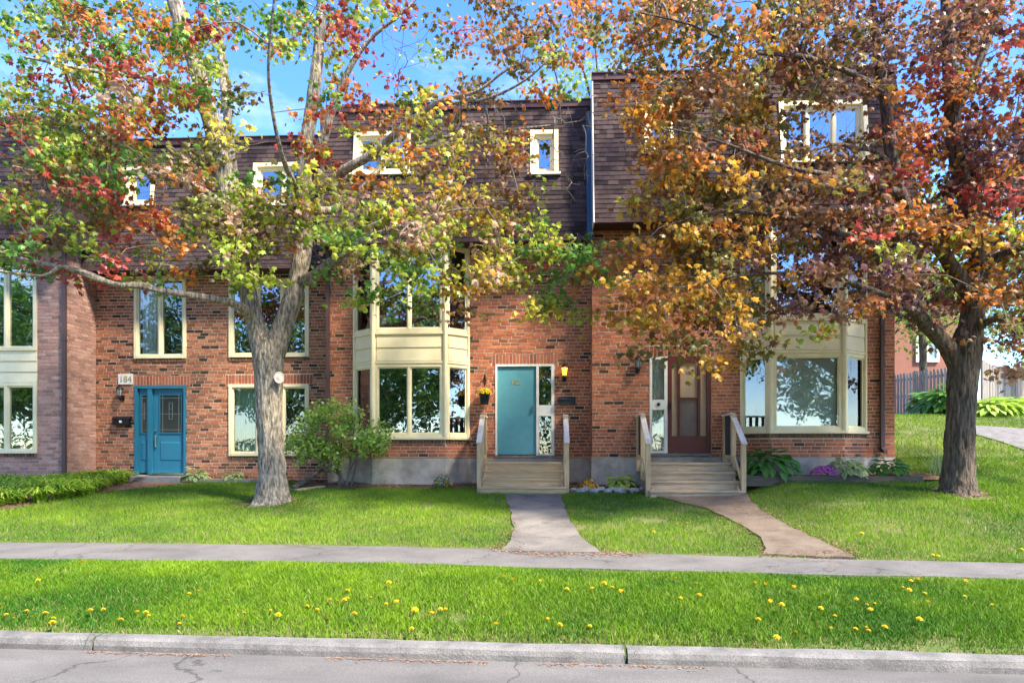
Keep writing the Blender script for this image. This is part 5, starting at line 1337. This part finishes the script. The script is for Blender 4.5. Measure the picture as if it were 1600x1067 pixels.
for k, (x, y, s_) in enumerate(((-11, -17, .9), (4, -14, .8), (11, -18, 1.05), (-19, -15, 1.0), (18, -15, .9), (-27, -18, 1.1), (-7.5, -24, 1.2), (1, -25, 1.25), (8, -27, 1.2), (-15, -27, 1.2), (27, -20, 1.2), (-26, -5, .9), (-33, -9, 1.0), (-39, -15, 1.1))):
    c_ = copy_tree(_ac, (x, y, 0.0)); c_.scale = (s_, s_, s_); c_.rotation_euler = (0, 0, k * 1.3)

_hn = 16000  # added out-of-view hedge, uneven in height, dims white sky mirrored in lower panes
_hp = np.column_stack([rng.uniform(-42, 32, _hn), rng.uniform(-19.6, -18.2, _hn), rng.uniform(0.02, 1, _hn) ** 0.8])
_hp[:, 2] *= 1.3 + 4.2 * noise2(_hp[:, 0], _hp[:, 0] * 0, 0.35, 3)
tag(link_mesh('added_hedge', leaves_mesh('added_hedge', _hp, rng.uniform(0.14, 0.34, _hn), np.array((.06, .12, .03)) * rng.uniform(0.6, 1.5, (_hn, 1)), QUAD_V, QUAD_F), m_leaf), 'unseen dark hedge added across the street to break up white reflections in the lower windows', 'hedge')

# ------------------------------------------------------------------ garden: stones, edgings, plants
m = MB(); xa, xb = 3.80, X(1441, 13.5)
m.hexa([(xa, 13.42, gz(5, 13.4) - 0.06), (xb, 13.46, gz(xb, 13.45) - 0.06), (xb, 13.58, gz(xb, 13.5) - 0.06), (xa, 13.56, gz(5, 13.4) - 0.06)], [(xa, 13.425, gz(5, 13.4) + 0.14), (xb, 13.465, gz(xb, 13.45) + 0.13), (xb, 13.575, gz(xb, 13.5) + 0.13), (xa, 13.555, gz(5, 13.4) + 0.14)])
tag(m.build('timber_edging', m_timber), 'long dark timber edging the bed under the right bay window', 'edging')
m = MB(); xa, xb = X(300, 15.3), X(400, 15.3)
m.box(xa, xb, 15.28, 15.36, gz(xa, 15.3) - 0.05, gz(xa, 15.3) + 0.07)
tag(m.build('stone_edging', m_slab), 'low dark stone strip edging the bed beside the blue door', 'edging')
def rock(c, r, seed):
    m = MB(); n1, n2 = 6, 9; V = []
    for i in range(n1 + 1):
        for j in range(n2):
            a, b = math.pi * i / n1, 2 * math.pi * j / n2
            d = np.array((math.sin(a) * math.cos(b), math.sin(a) * math.sin(b), math.cos(a)))
            k = 0.7 + 0.6 * float(vnoise(d * 1.7 + seed * 9.3 + 40))
            V.append(np.array(c) + d * np.array(r) * k)
    m.add(V, [(i * n2 + j, (i + 1) * n2 + j, (i + 1) * n2 + (j + 1) % n2, i * n2 + (j + 1) % n2) for i in range(n1) for j in range(n2)])
    return m
for k, px in enumerate(np.linspace(897, 1002, 11)):
    c = on_ground(px, 769 + (1.5 if k % 2 else -0.5)); s_ = 0.085 + 0.03 * ((k * 37) % 5) / 5
    o = rock((c[0], c[1] + 0.03, c[2] + s_ * 0.35), (s_ * 1.15, s_ * 0.8, s_ * 0.75), k).build('edging_stone', m_stone)
    tag(o, ('first', 'second', 'third', 'fourth', 'fifth', 'sixth', 'seventh', 'eighth', 'ninth', 'tenth', 'last')[k] + ' pale rough edging stone counted from the tan steps', 'stone', 'stones edging the bed between the steps')

HL = np.array([(0, 0, 0), (.10, .12, .02), (.24, .38, .03), (.22, .66, -.02), (0, 1, -.14), (-.22, .66, -.02), (-.24, .38, .03), (-.10, .12, .02), (0, .38, -.03), (0, .7, -.07)])
HLF = [(0, 1, 8), (1, 2, 8), (2, 3, 9), (2, 9, 8), (3, 4, 9), (4, 5, 9), (5, 6, 8), (5, 8, 9), (6, 7, 8), (7, 0, 8)]
def hosta_mesh(cm, ce):
    me = bpy.data.meshes.new('leaf'); me.from_pydata([tuple(v) for v in HL], [], HLF); me.polygons.foreach_set('use_smooth', np.ones(len(HLF), bool))
    C = np.array([ce if k not in (0, 8, 9) else cm for k in range(10)], float); set_col(me, C); me.materials.append(m_leaf2); return me
HM_DARK, HM_LIME, HM_VAR = hosta_mesh((.11, .28, .04), (.08, .22, .03)), hosta_mesh((.38, .52, .07), (.32, .48, .06)), hosta_mesh((.16, .33, .05), (.50, .54, .26))
def hosta(loc, R_, h, label, me, n=34, leaf=0.22, group=None, cat='plant'):
    T = thing('hosta_plant', loc, label, cat, group)
    n = int(n * 1.7)
    for k in range(n):
        q = (k + 0.5) / n; a = k * 2.39996; rr = R_ * math.sqrt(q)
        o = bpy.data.objects.new('leaf', me); COL.objects.link(o); o.parent = T
        o.location = (math.cos(a) * rr * 0.72, math.sin(a) * rr * 0.72, h * (1.0 - 0.62 * q) * random.uniform(0.85, 1.1) - 0.02)
        o.rotation_euler = (R(12 - 58 * q + random.uniform(-14, 14)), R(random.uniform(-22, 22)), a - math.pi / 2 + random.uniform(-0.3, 0.3))
        s_ = leaf * random.uniform(0.75, 1.2); o.scale = (s_, s_, s_)
    m = MB()
    for k in range(10):
        a = k * 0.63; m.tube([(loc[0] + math.cos(a) * 0.03, loc[1] + math.sin(a) * 0.03, loc[2] - 0.03), (loc[0] + math.cos(a) * R_ * 0.3, loc[1] + math.sin(a) * R_ * 0.3, loc[2] + h * 0.6)], [0.008, 0.005], 5)
    m.build('stalks', m_stem, T)
    return T
def gp(px, py, y):                                   # a spot on the ground at distance y below this pixel column
    x = X(px, y); return (x, y, gz(x, y) + 0.02)
def raised(px, y, dz): x = X(px, y); return (x, y, gz(x, y) + dz)
hosta(raised(1200, 13.95, 0.12), 0.72, 0.58, 'large dark green hosta next to the right steps', HM_DARK, 70, 0.25)
hosta(raised(1170, 13.85, 0.12), 0.3, 0.3, 'small dark hosta squeezed against the right steps', HM_DARK, 24, 0.2)
hosta(raised(1322, 13.8, 0.12), 0.48, 0.36, 'cream edged hosta right of the magenta flowers', HM_VAR, 60, 0.19)
hosta(raised(1388, 13.85, 0.12), 0.42, 0.34, 'dark green hosta at the corner of the end house', HM_DARK, 46, 0.2)
hosta(raised(971, 14.15, 0.03), 0.30, 0.30, 'lime green hosta behind the edging stones', HM_LIME, 30, 0.2)
hosta(raised(305, 15.5, 0.03), 0.34, 0.26, 'cream edged hosta beside the blue door step', HM_VAR, 40, 0.16)
hosta(raised(366, 15.5, 0.03), 0.24, 0.22, 'small pale hosta below the lower window left of the trunk', HM_VAR, 20, 0.15)
for k, (px, t_) in enumerate(((1448, 24.5), (1466, 23.4), (1484, 22.6), (1540, 21.6), (1556, 22.0), (1574, 22.3), (1592, 22.8), (1612, 23.3))):
    p = at_depth(px, 640, t_)
    T = hosta((p[0], p[1], gz(p[0], p[1])), 0.85 if k > 2 else 0.75, 0.55 if k > 2 else 0.85 + 0.2 * (k == 2), ('leftmost bushy plant against the grey fence left of the right trunk', 'middle bushy plant against the grey fence left of the right trunk', 'bushy plant at the grey fence, partly hidden by the right trunk', 'low plant before the tan fence, nearest the right trunk', 'second low plant before the tan fence from the right trunk', 'third low plant before the tan fence from the right trunk', 'fourth low plant before the tan fence, near the photo edge', 'low plant before the tan fence cut by the photo edge')[k], HM_LIME if k > 2 else HM_DARK, 60, 0.36, 'green plants along the fence')

def tuft(name, loc, n, h, spread, width, cols, label, cat='plant', droop=0.5, kind=None):
    """strap leaves arching from one crown"""
    V, Fc, C = [], [], []
    for k in range(n):
        a = rng.uniform(0, 2 * np.pi); L_ = h * rng.uniform(0.7, 1.25); sp = spread * rng.uniform(0.3, 1); w = width * rng.uniform(0.7, 1.2)
        base = np.array((rng.normal() * 0.05, rng.normal() * 0.05, 0)); dr = np.array((math.cos(a), math.sin(a), 0)); sd = np.array((-dr[1], dr[0], 0))
        c = np.array(cols[rng.integers(len(cols))]) * rng.uniform(0.7, 1.3); o0 = len(V)
        for j, q in enumerate((0, 0.35, 0.7, 1.0)):
            p = base + dr * sp * q ** 1.4 + np.array((0, 0, L_ * (q - droop * q ** 2.4)))
            ww = w * (1 - 0.25 * q) if q < 1 else 0.002
            V += [p - sd * ww / 2, p + sd * ww / 2]; C += [c, c]
        for j in range(3): Fc.append((o0 + 2 * j, o0 + 2 * j + 1, o0 + 2 * j + 3, o0 + 2 * j + 2))
    return V, Fc, C
def tuft_thing(name, spots, label, cat, n, h, spread, width, cols, droop=0.5, kind=None, group=None):
    T = None; VV, FF, CC = [], [], []
    for sx, sy, sz in spots:
        V, Fc, C = tuft(name, None, n, h, spread, width, cols, label, droop=droop); off = len(VV)
        VV += [np.array(v) + np.array((sx, sy, sz)) for v in V]; FF += [tuple(off + i for i in f) for f in Fc]; CC += C
    me = fast_mesh(name, np.array(VV), np.array(FF)); set_col(me, np.array(CC))
    return tag(link_mesh(name, me, m_leaf2, None, True), label, cat, group, kind)
_sp = []
for k in range(70):
    px = rng.uniform(-40, 158); x = X(px, 13.8); lim = float(np.interp(x, [p[0] for p in _lp], [p[1] for p in _lp])); y = lim + 0.35 + rng.random() * max(0.3, (14.45 if x < XP else 15.4) - lim - 0.35); _sp.append((x, y, gz(x, y)))
tuft_thing('daylily_leaves', _sp, 'bright green mass of daylily leaves before the pale brick house', 'plants', 70, 0.62, 0.62, 0.036, [(.38, .56, .04), (.28, .48, .035), (.50, .60, .06), (.18, .38, .03)], droop=0.72, kind='stuff')
x_, y_ = 7.75, 13.95
tuft_thing('ornamental_grass', [(x_, y_, gz(x_, y_)), (x_ + 0.25, y_ + 0.3, gz(x_ + .25, y_ + .3))], 'thin grey green grass tuft at the corner of the end house', 'plant', 40, 0.5, 0.3, 0.012, [(.2, .3, .1), (.3, .36, .16)], 0.2)

def flower_dome(name, loc, R_, h, nflower, fs, mat, label, leafcol=(.08, .18, .03), pot=None, nleaf=90, parent=None, cat='plant'):
    T = parent or thing(name, loc, label, cat); b = np.array(loc, float)
    V = []; d = rng.normal(size=(nleaf, 3)); d[:, 2] = np.abs(d[:, 2]); d /= np.linalg.norm(d, axis=1, keepdims=True)
    pos = d * np.array((R_, R_, h)) * rng.uniform(0.45, 0.95, (nleaf, 1)) + np.array((0, 0, 0.02))
    me = leaves_mesh('foliage', pos + b - ORG[T], np.full(nleaf, fs * 1.5), np.array(leafcol) * rng.uniform(0.7, 1.4, (nleaf, 1)), QUAD_V, QUAD_F)
    tag(link_mesh('foliage', me, m_leaf2, T), kind='stuff')
    m = MB(); d = rng.normal(size=(nflower, 3)); d[:, 2] = np.abs(d[:, 2]) + 0.15; d /= np.linalg.norm(d, axis=1, keepdims=True)
    for k in range(nflower):
        c = b + d[k] * np.array((R_, R_, h)) * rng.uniform(0.9, 1.05); r = fs * rng.uniform(0.7, 1.1); n = 7
        up = d[k]; A = np.cross(up, (0.3, 0.2, 0.9)); A /= np.linalg.norm(A); B = np.cross(up, A)
        ring = [c + r * (A * math.cos(2 * math.pi * j / n) + B * math.sin(2 * math.pi * j / n)) * (1 if j % 2 else 0.8) for j in range(n)]
        m.add([c + up * r * 0.55] + ring + [c - up * r * 0.2], [(0, 1 + j, 1 + (j + 1) % n) for j in range(n)] + [(n + 1, 1 + (j + 1) % n, 1 + j) for j in range(n)])
    o = m.build('blooms', mat, T); o['kind'] = 'stuff'
    return T
flower_dome('flowering_plant', raised(921, 14.05, 0.02), 0.19, 0.22, 70, 0.03, m_orange, 'small orange flowering plant behind the edging stones')
flower_dome('flowering_plant', raised(691, 14.25, 0.02), 0.23, 0.32, 22, 0.028, m_orange, 'bushy dark green plant with a few orange blooms left of the tan steps', nleaf=220)
flower_dome('flowering_plant', raised(1291, 13.72, 0.14), 0.30, 0.19, 320, 0.024, m_magenta, 'low cushion of magenta flowers at the timber edging', nleaf=60)
for k in range(3):
    px, y = (345, 590, 640)[k], (15.45, 14.5, 14.55)[k]; x = X(px, y)
    flower_dome('leafy_plant', (x, y, gz(x, y) + 0.02), (0.16, 0.3, 0.14)[k], (0.2, 0.48, 0.12)[k], 1, 0.015, m_yellow, ('small green plant in the bed right of the blue door', 'upright green weed before the middle foundation', 'tiny green seedling in the mulch under the middle bay')[k], (.10, .24, .03), nleaf=(90, 200, 30)[k])
def hanging_pot():
    D = DMID; x = X(757, D - 0.2); z0, z1 = Z(757, 632, D - 0.2), Z(757, 617, D - 0.2); c = (x, D - 0.18, z0)
    T = thing('hanging_flower_pot', (x, D - 0.18, z0), 'dark hanging pot of yellow flowers left of the teal door', 'flower pot')
    m = MB(); h = z1 - z0 + 0.04; m.lathe(c, [(0.085, 0), (0.09, 0.01), (0.118, h - 0.03), (0.13, h - 0.03), (0.132, h), (0.11, h), (0.105, h - 0.02)], 18); m.build('pot', m_navy, T, True)
    flower_dome('', (x, D - 0.18, z1), 0.165, 0.15, 150, 0.022, m_yellow, '', (.06, .13, .02), nleaf=160, parent=T)
    zt_ = Z(757, 586, D); m = MB(); m.tube([(x, D - 0.012, zt_ - 0.22), (x, D - 0.014, zt_), ], [0.012, 0.012], 6); m.tube([(x, D - 0.014, zt_ - 0.04), (x, D - 0.1, zt_ + 0.01), (x, D - 0.19, zt_ - 0.03), (x, D - 0.18, zt_ - 0.09)], [0.01] * 4, 6)
    for s_ in (-1, 1):
        m.tube([(x, D - 0.015, zt_ - 0.12), (x + s_ * 0.045, D - 0.02, zt_ - 0.10), (x + s_ * 0.04, D - 0.02, zt_ - 0.055), (x + s_ * 0.01, D - 0.02, zt_ - 0.06)], [0.007] * 4, 5)
    m.build('wall_bracket', m_black, T)
    m = MB()
    for k in range(3):
        a = k * 2.1 + 0.5; m.tube([(x, D - 0.18, zt_ - 0.09), (x + 0.12 * math.cos(a), D - 0.18 + 0.12 * math.sin(a), z1 + 0.03)], [0.003, 0.003], 4)
    m.build('hanger_wire', m_black, T)
hanging_pot()

def shrub():
    y0 = 14.62; base = raised(538, y0, 0.02); T = thing('leafy_shrub', base, 'bushy light green shrub before the left side of the middle bay', 'shrub')
    b = np.array(base); LP = []
    tips = [(470, 660, 14.3), (500, 640, 14.4), (535, 650, 14.3), (570, 660, 14.3), (590, 690, 14.2), (480, 700, 14.2), (520, 690, 14.1), (556, 640, 14.5), (462, 690, 14.5)]
    for k, (px, py, y) in enumerate(tips):
        e = on_plane(px, py, y); s_ = b + np.array((rng.normal() * 0.1, rng.normal() * 0.05, -0.03)); mid = s_ * 0.55 + e * 0.45 + np.array((rng.normal() * 0.08, 0, 0.12))
        _, C = bark_tube('stem', [s_, mid, e], [0.024, 0.017, 0.006], T, m_twig, n=7, step=0.06, amp=0.003, seed=k); LP.append(C)
    K = []
    blobs = [(500, 668, 42, 34, 1.0), (560, 690, 42, 26, 1.0), (480, 700, 34, 22, 1.0), (530, 652, 44, 22, 0.8), (520, 715, 16, 16, 0.35), (585, 735, 14, 16, 0.0), (592, 680, 14, 22, 0.4)]
    for bx_, by_, rx, ry, wt in blobs:
        for _ in range(int(36 * wt)):
            a = rng.uniform(0, 2 * np.pi); q = math.sqrt(rng.random()); K.append(on_plane(bx_ + rx * q * math.cos(a), by_ + ry * q * math.sin(a), 14.3 + rng.normal() * 0.22))
    K = np.array(K); n = 26; pos = (K[:, None, :] + rng.normal(size=(len(K), n, 3)) * 0.075).reshape(-1, 3)
    pc = np.array([(.30, .52, .06), (.46, .60, .08), (.56, .64, .20), (.20, .40, .05)]); col = pc[rng.integers(0, 4, len(pos))] * rng.uniform(0.7, 1.25, (len(pos), 1))
    tag(link_mesh('foliage', leaves_mesh('foliage', pos - ORG[T], rng.uniform(0.045, 0.09, len(pos)), col, QUAD_V * np.array((1.3, 1, 1)), QUAD_F), m_leaf2, T), kind='stuff')
    tm = twigs_mesh(LP, K, r0=0.0025, nseg=3); V = np.zeros(len(tm.vertices) * 3); tm.vertices.foreach_get('co', V); tm.vertices.foreach_set('co', (V.reshape(-1, 3) - ORG[T]).ravel())
    tag(link_mesh('twigs', tm, m_twig, T), kind='stuff')
shrub()
m = MB(); P_ = [on_ground(456, 766), on_ground(478, 758), on_ground(500, 752), on_ground(512, 748)]; P_ = [p + np.array((0, 0, h)) for p, h in zip(P_, (0.03, 0.10, 0.24, 0.30))] + [on_plane(514, 736, 14.6), on_plane(500, 722, 14.65)]
m.tube(spline(P_, 22), np.linspace(0.05, 0.018, 22) * (1 + 0.2 * rng.random(22)), 8)
tag(m.build('fallen_branch', m_twig, None, True), 'weathered grey branch lying under the shrub beside the pale trunk', 'branch')
m = MB(); a, b = on_ground(462, 768), on_ground(505, 762); m.beam(a + np.array((0, 0, 0.03)), b + np.array((0, 0, 0.03)), 0.13, 0.04)
tag(m.build('loose_board', m_woodg), 'short grey board lying on the mulch by the fallen branch', 'board')

# ------------------------------------------------------------------ grass, dandelions, litter
def keep(x, y):
    ok = np.ones(len(x), bool)
    for P_ in POLY: ok &= ~inpoly(x, y, P_)
    k, f, b = kerb_y(x), swf_y(x), swb_y(x)
    e = (noise2(x, y, 2.2, 3) - 0.5) * 0.10
    ok &= (y > k - 0.02) & ~((y > f - 0.03 + e) & (y < b + 0.03 + e))
    ok &= ~((x > XP) & (x < X1) & (y > D184 - 0.35)) & ~((x > X1 - 0.05) & (x < X2) & (y > 14.3)) & ~((x > X2) & (x < X3 + 0.03) & (y > DRGT - 0.02)) & ~((x < XP + 0.02) & (y > DPNK - 0.02))
    for a, c, D, dd in ((-1.45, 0.52, DMID, 1.65), (1.9, 3.86, DRGT, 1.68)): ok &= ~((x > a) & (x < c) & (y > D - dd))
    for tr in (tr1, tr2): ok &= np.hypot(x - tr[0], y - tr[1]) > 0.42 + 0.5 * (noise2(x, y, 2.5, 6) - 0.4)
    return ok
tr1, tr2 = at_depth(423, 787, 12.6), at_depth(1497, 778, 11.9)
def grass(name, n, xr, yr, hgt, wid, label, seg, shade=1.0, thin=0.0):
    x, y = rng.uniform(*xr, n), rng.uniform(*yr, n)
    px, py, t_ = project(np.stack([x, y, np.zeros(n) + 0.5], -1))
    ok = keep(x, y) & (px > -260) & (px < 1860)
    patch = noise2(x, y, 0.55, 1) * 0.5 + noise2(x, y, 2.7, 2) * 0.35 + noise2(x, y, 9, 4) * 0.15
    bare = noise2(x, y, 1.6, 8) + 0.35 * noise2(x, y, 6, 9)
    edge = np.minimum(np.abs(y - swf_y(x)), np.abs(y - swb_y(x))); edge2 = np.abs(y - kerb_y(x))
    ok &= (bare < 0.88 + 0.24 * rng.random(n)) & ((np.minimum(edge, edge2) > 0.10) | (rng.random(n) < 0.55))
    x, y, patch, bare, edge = x[ok], y[ok], patch[ok], bare[ok], np.minimum(edge, edge2)[ok]; n = len(x); z = ground(x, y) - 0.004
    h = hgt * rng.uniform(0.55, 1.25, n) * (0.7 + 0.6 * patch) * np.clip(0.55 + edge * 2.0, 0.5, 1)
    a = rng.uniform(0, 2 * np.pi, n); lean = h * rng.uniform(0.15, 0.9, n); w = wid * rng.uniform(0.7, 1.3, n)
    dx, dy = np.cos(a), np.sin(a); b2 = rng.uniform(0, 2 * np.pi, n); sx, sy = np.cos(b2) * w / 2, np.sin(b2) * w / 2
    P0 = np.stack([x - sx, y - sy, z], -1); P1 = np.stack([x + sx, y + sy, z], -1)
    tip = np.stack([x + dx * lean, y + dy * lean, z + h], -1)
    mx_, my_ = x + dx * lean * 0.35, y + dy * lean * 0.35
    M0 = np.stack([mx_ - sx * 0.8, my_ - sy * 0.8, z + h * 0.6], -1); M1 = np.stack([mx_ + sx * 0.8, my_ + sy * 0.8, z + h * 0.6], -1)
    if seg == 1:
        V = np.stack([P0, P1, tip], 1); f = np.array([(0, 1, 2)]); k = 3
    else:
        V = np.stack([P0, P1, M0, M1, tip], 1); f = np.array([(0, 1, 3), (0, 3, 2), (2, 3, 4)]); k = 5
    me = fast_mesh(name, V.reshape(-1, 3), (np.arange(n)[:, None, None] * k + f[None]).reshape(-1, 3))
    g0, g1, g2 = np.array((.05, .165, .008)), np.array((.215, .355, .012)), np.array((.30, .33, .09))
    q = np.clip((patch - 0.28) * 2.4, 0, 1)[:, None]; c = g0 * (1 - q) + g1 * q
    dry = (rng.random(n) < 0.05 + 0.25 * np.clip(0.25 - edge, 0, 0.25) * 4 + 0.5 * np.clip(bare - 0.74, 0, 0.3))[:, None]; c = np.where(dry, g2, c) * rng.uniform(0.7, 1.3, (n, 1))
    set_col(me, np.repeat(c, k, 0))
    tag(link_mesh(name, me, m_grass), label, 'grass', kind='stuff'); print(name, n)
grass('boulevard_grass', 380000, (-8.0, 6.4), (4.8, 8.2), 0.062, 0.0062, 'green grass strip between the kerb and the footway', 3)
grass('lawn_grass', 480000, (-14.5, 11), (7.6, 15.8), 0.058, 0.0085, 'green lawns in front of the houses', 1)
grass('hillside_grass', 110000, (6.6, 19.0), (10, 30), 0.085, 0.016, 'green grassy slope right of the end house', 1)
for k, jx in enumerate((_j1, _j2)):
    yk = float(kerb_y(jx)); tuft_thing('grass_tuft', [(jx, yk - 0.05 - 0.07 * q, 0.05 + 0.05 * (1 - q)) for q in (0.5,)], ('grass growing out of the left kerb joint', 'grass growing out of the right kerb joint')[k], 'grass', 26, 0.09, 0.05, 0.006, [(.08, .2, .02), (.14, .28, .03)], 0.2)

DA = [(18,478),(340,438),(362,454),(168,514),(8,622),(32,648),(64,655),(105,636),(183,652),(208,673),(219,699),(388,652),(440,630),(494,679),(570,646),(602,658),(624,653),(755,676),(755,690),(782,560),(835,556),(943,588),(1020,640),(1135,638),(1147,664),(1268,618),(1375,605),(1410,595),(1438,556),(1450,598),(1440,613),(1329,638),(1368,640),(1372,668),(1470,666),(1556,580)]
DB = [(98,632),(175,586),(207,573),(167,668),(210,655),(273,697),(274,712),(398,691),(430,688),(377,720),(275,786),(666,776),(703,542),(738,566),(853,547),(903,732),(937,781),(1074,767),(1110,606),(1131,591),(1180,588),(1245,621),(969,594),(1365,335),(1478,298),(1530,290)]
DC = [(18,688),(92,697),(26,762),(87,765),(311,709),(344,711),(466,739),(380,791),(403,804),(318,843),(381,915),(460,887),(545,795),(602,829),(596,876),(689,768),(721,775),(758,775),(830,706),(857,714),(876,735),(937,734),(887,700),(908,700),(963,792),(1083,707),(1092,752),(1202,783),(913,852),(676,876),(729,868),(730,882),(780,882),(742,805),(1018,606),(990,600),(965,592),(1297,572),(705,520),(812,500)]
dpx = [(x / 2.667, 720 + y / 2.667) for x, y in DA] + [(550 + x / 2.909, 720 + y / 2.909) for x, y in DB] + [(1050 + x / 2.387, 620 + y / 2.387) for x, y in DC]
def dandelion_mesh():
    m = MB(); m.mi = 0; m.tube([(0, 0, -0.01), (0.004, 0.002, 0.05), (0.0, 0.0, 0.10)], [0.0028, 0.0025, 0.003], 5)
    m.mi = 1; n = 12
    for r, z, ph in ((0.027, 0.102, 0), (0.021, 0.110, 0.26), (0.013, 0.116, 0)):
        V = [(0, 0, z - 0.004)] + [((r if j % 2 else r * 0.72) * math.cos(2 * math.pi * j / n + ph), (r if j % 2 else r * 0.72) * math.sin(2 * math.pi * j / n + ph), z + 0.004) for j in range(n)]
        m.add(V, [(0, 1 + j, 1 + (j + 1) % n) for j in range(n)])
    me = bpy.data.meshes.new('dandelion'); me.from_pydata(m.V, [], m.F); me.materials.append(m_stem); me.materials.append(m_yellow); me.polygons.foreach_set('material_index', m.M); me.update(); return me
_dm = dandelion_mesh()
for k, (px, py) in enumerate(dpx):
    p = on_ground(px, py + 5); lawn = p[1] > float(swb_y(p[0]))
    if float(swf_y(p[0])) - 0.05 < p[1] < float(swb_y(p[0])) + 0.05: continue
    o = bpy.data.objects.new('dandelion', _dm); COL.objects.link(o); o.location = p - np.array((0, 0, 0.02)); s_ = random.uniform(0.65, 1.2); o.scale = (s_, s_, s_ * random.uniform(0.75, 1.05)); o.rotation_euler = (random.uniform(-0.35, 0.15), random.uniform(-0.3, 0.3), random.uniform(0, 6))
    tag(o, 'yellow dandelion blooming on the front lawn' if lawn else 'yellow dandelion blooming in the boulevard grass strip', 'dandelion', 'dandelions on the front lawn' if lawn else 'dandelions in the boulevard strip')

def litter(name, pts, size, label, mat=None):
    n = len(pts); C = np.array(pts); C[:, 2] += 0.006
    a = rng.uniform(0, 2 * np.pi, n); s_ = size * rng.uniform(0.5, 1.4, n); tl = rng.normal(size=(n, 4)) * 0.3
    ex, ey = np.cos(a), np.sin(a); V = []
    for j, (u, v) in enumerate(((-1, -.45), (1, -.45), (1, .45), (-1, .45))):
        V.append(np.stack([C[:, 0] + s_ * (u * ex - v * ey), C[:, 1] + s_ * (u * ey + v * ex), C[:, 2] + np.abs(tl[:, j]) * s_ * 0.6 + 0.002], -1))
    me = fast_mesh(name, np.stack(V, 1).reshape(-1, 3), np.arange(n * 4).reshape(-1, 4))
    tag(link_mesh(name, me, mat or m_chip), label, 'litter', kind='stuff')
def scatter_line(px_line, n, spread):
    P_ = np.array([on_ground(*p) for p in px_line]); q = rng.uniform(0, len(P_) - 1.001, n); i = q.astype(int); f = (q - i)[:, None]
    C = P_[i] * (1 - f) + P_[i + 1] * f; C[:, :2] += rng.normal(size=(n, 2)) * spread; C[:, 2] = ground(C[:, 0], C[:, 1], False) + 0.018; return C
L1 = scatter_line([(790, 776), (797, 800), (803, 828), (790, 850), (775, 862)], 500, 0.09)
L2 = scatter_line([(884, 790), (900, 828), (925, 850), (960, 866)], 350, 0.09)
L3 = scatter_line([(790, 862), (850, 868), (920, 868), (1000, 868)], 650, 0.10)
L4 = scatter_line([(1120, 785), (1170, 815), (1220, 840), (1265, 866)], 2200, 0.38)
L5 = scatter_line([(1188, 798), (1232, 824), (1285, 848), (1340, 872)], 600, 0.10)
L6 = scatter_line([(1105, 796), (1150, 818), (1192, 842), (1200, 868)], 500, 0.09)
def ring(c, r0, r1, n):
    a = rng.uniform(0, 2 * np.pi, n); r = r0 + (r1 - r0) * rng.random(n) ** 1.6; x, y = c[0] + np.cos(a) * r, c[1] + np.sin(a) * r
    return np.column_stack([x, y, ground(x, y) + 0.01])
litter('trunk_litter', np.vstack([ring(tr1, 0.3, 0.85, 420), ring(tr2, 0.28, 0.85, 420)]), 0.022, 'dry brown litter around the two maple trunks')
litter('path_litter', np.vstack([L1, L2, L3, L4, L5, L6]), 0.014, 'reddish maple bud litter along both paths')
def in_beds(n):
    out = []
    for P_ in POLY[3:8]:
        A = np.array(P_); lo, hi = A.min(0), A.max(0); q = rng.uniform(lo, hi, (n, 2)); q = q[inpoly(q[:, 0], q[:, 1], P_)]; q = q[q[:, 0] > -11.6]
        lift = 0.12 if A[:, 0].min() > 3 else 0.03
        out.append(np.column_stack([q, ground(q[:, 0], q[:, 1]) + lift]))
    return np.vstack(out)
litter('mulch_chips', in_beds(2600), 0.022, 'reddish wood chips on the flower beds')
def gutter(n):
    x = rng.uniform(-6, 5, n); m_ = noise2(x, x * 0, 1.1, 4); x = x[m_ > 0.5]; y = kerb_y(x) - 0.18 - np.abs(rng.normal(size=len(x))) * 0.035
    return np.column_stack([x, y, np.full(len(x), 0.032)])
litter('gutter_litter', gutter(2200), 0.008, 'thin line of brown seed litter in the gutter')
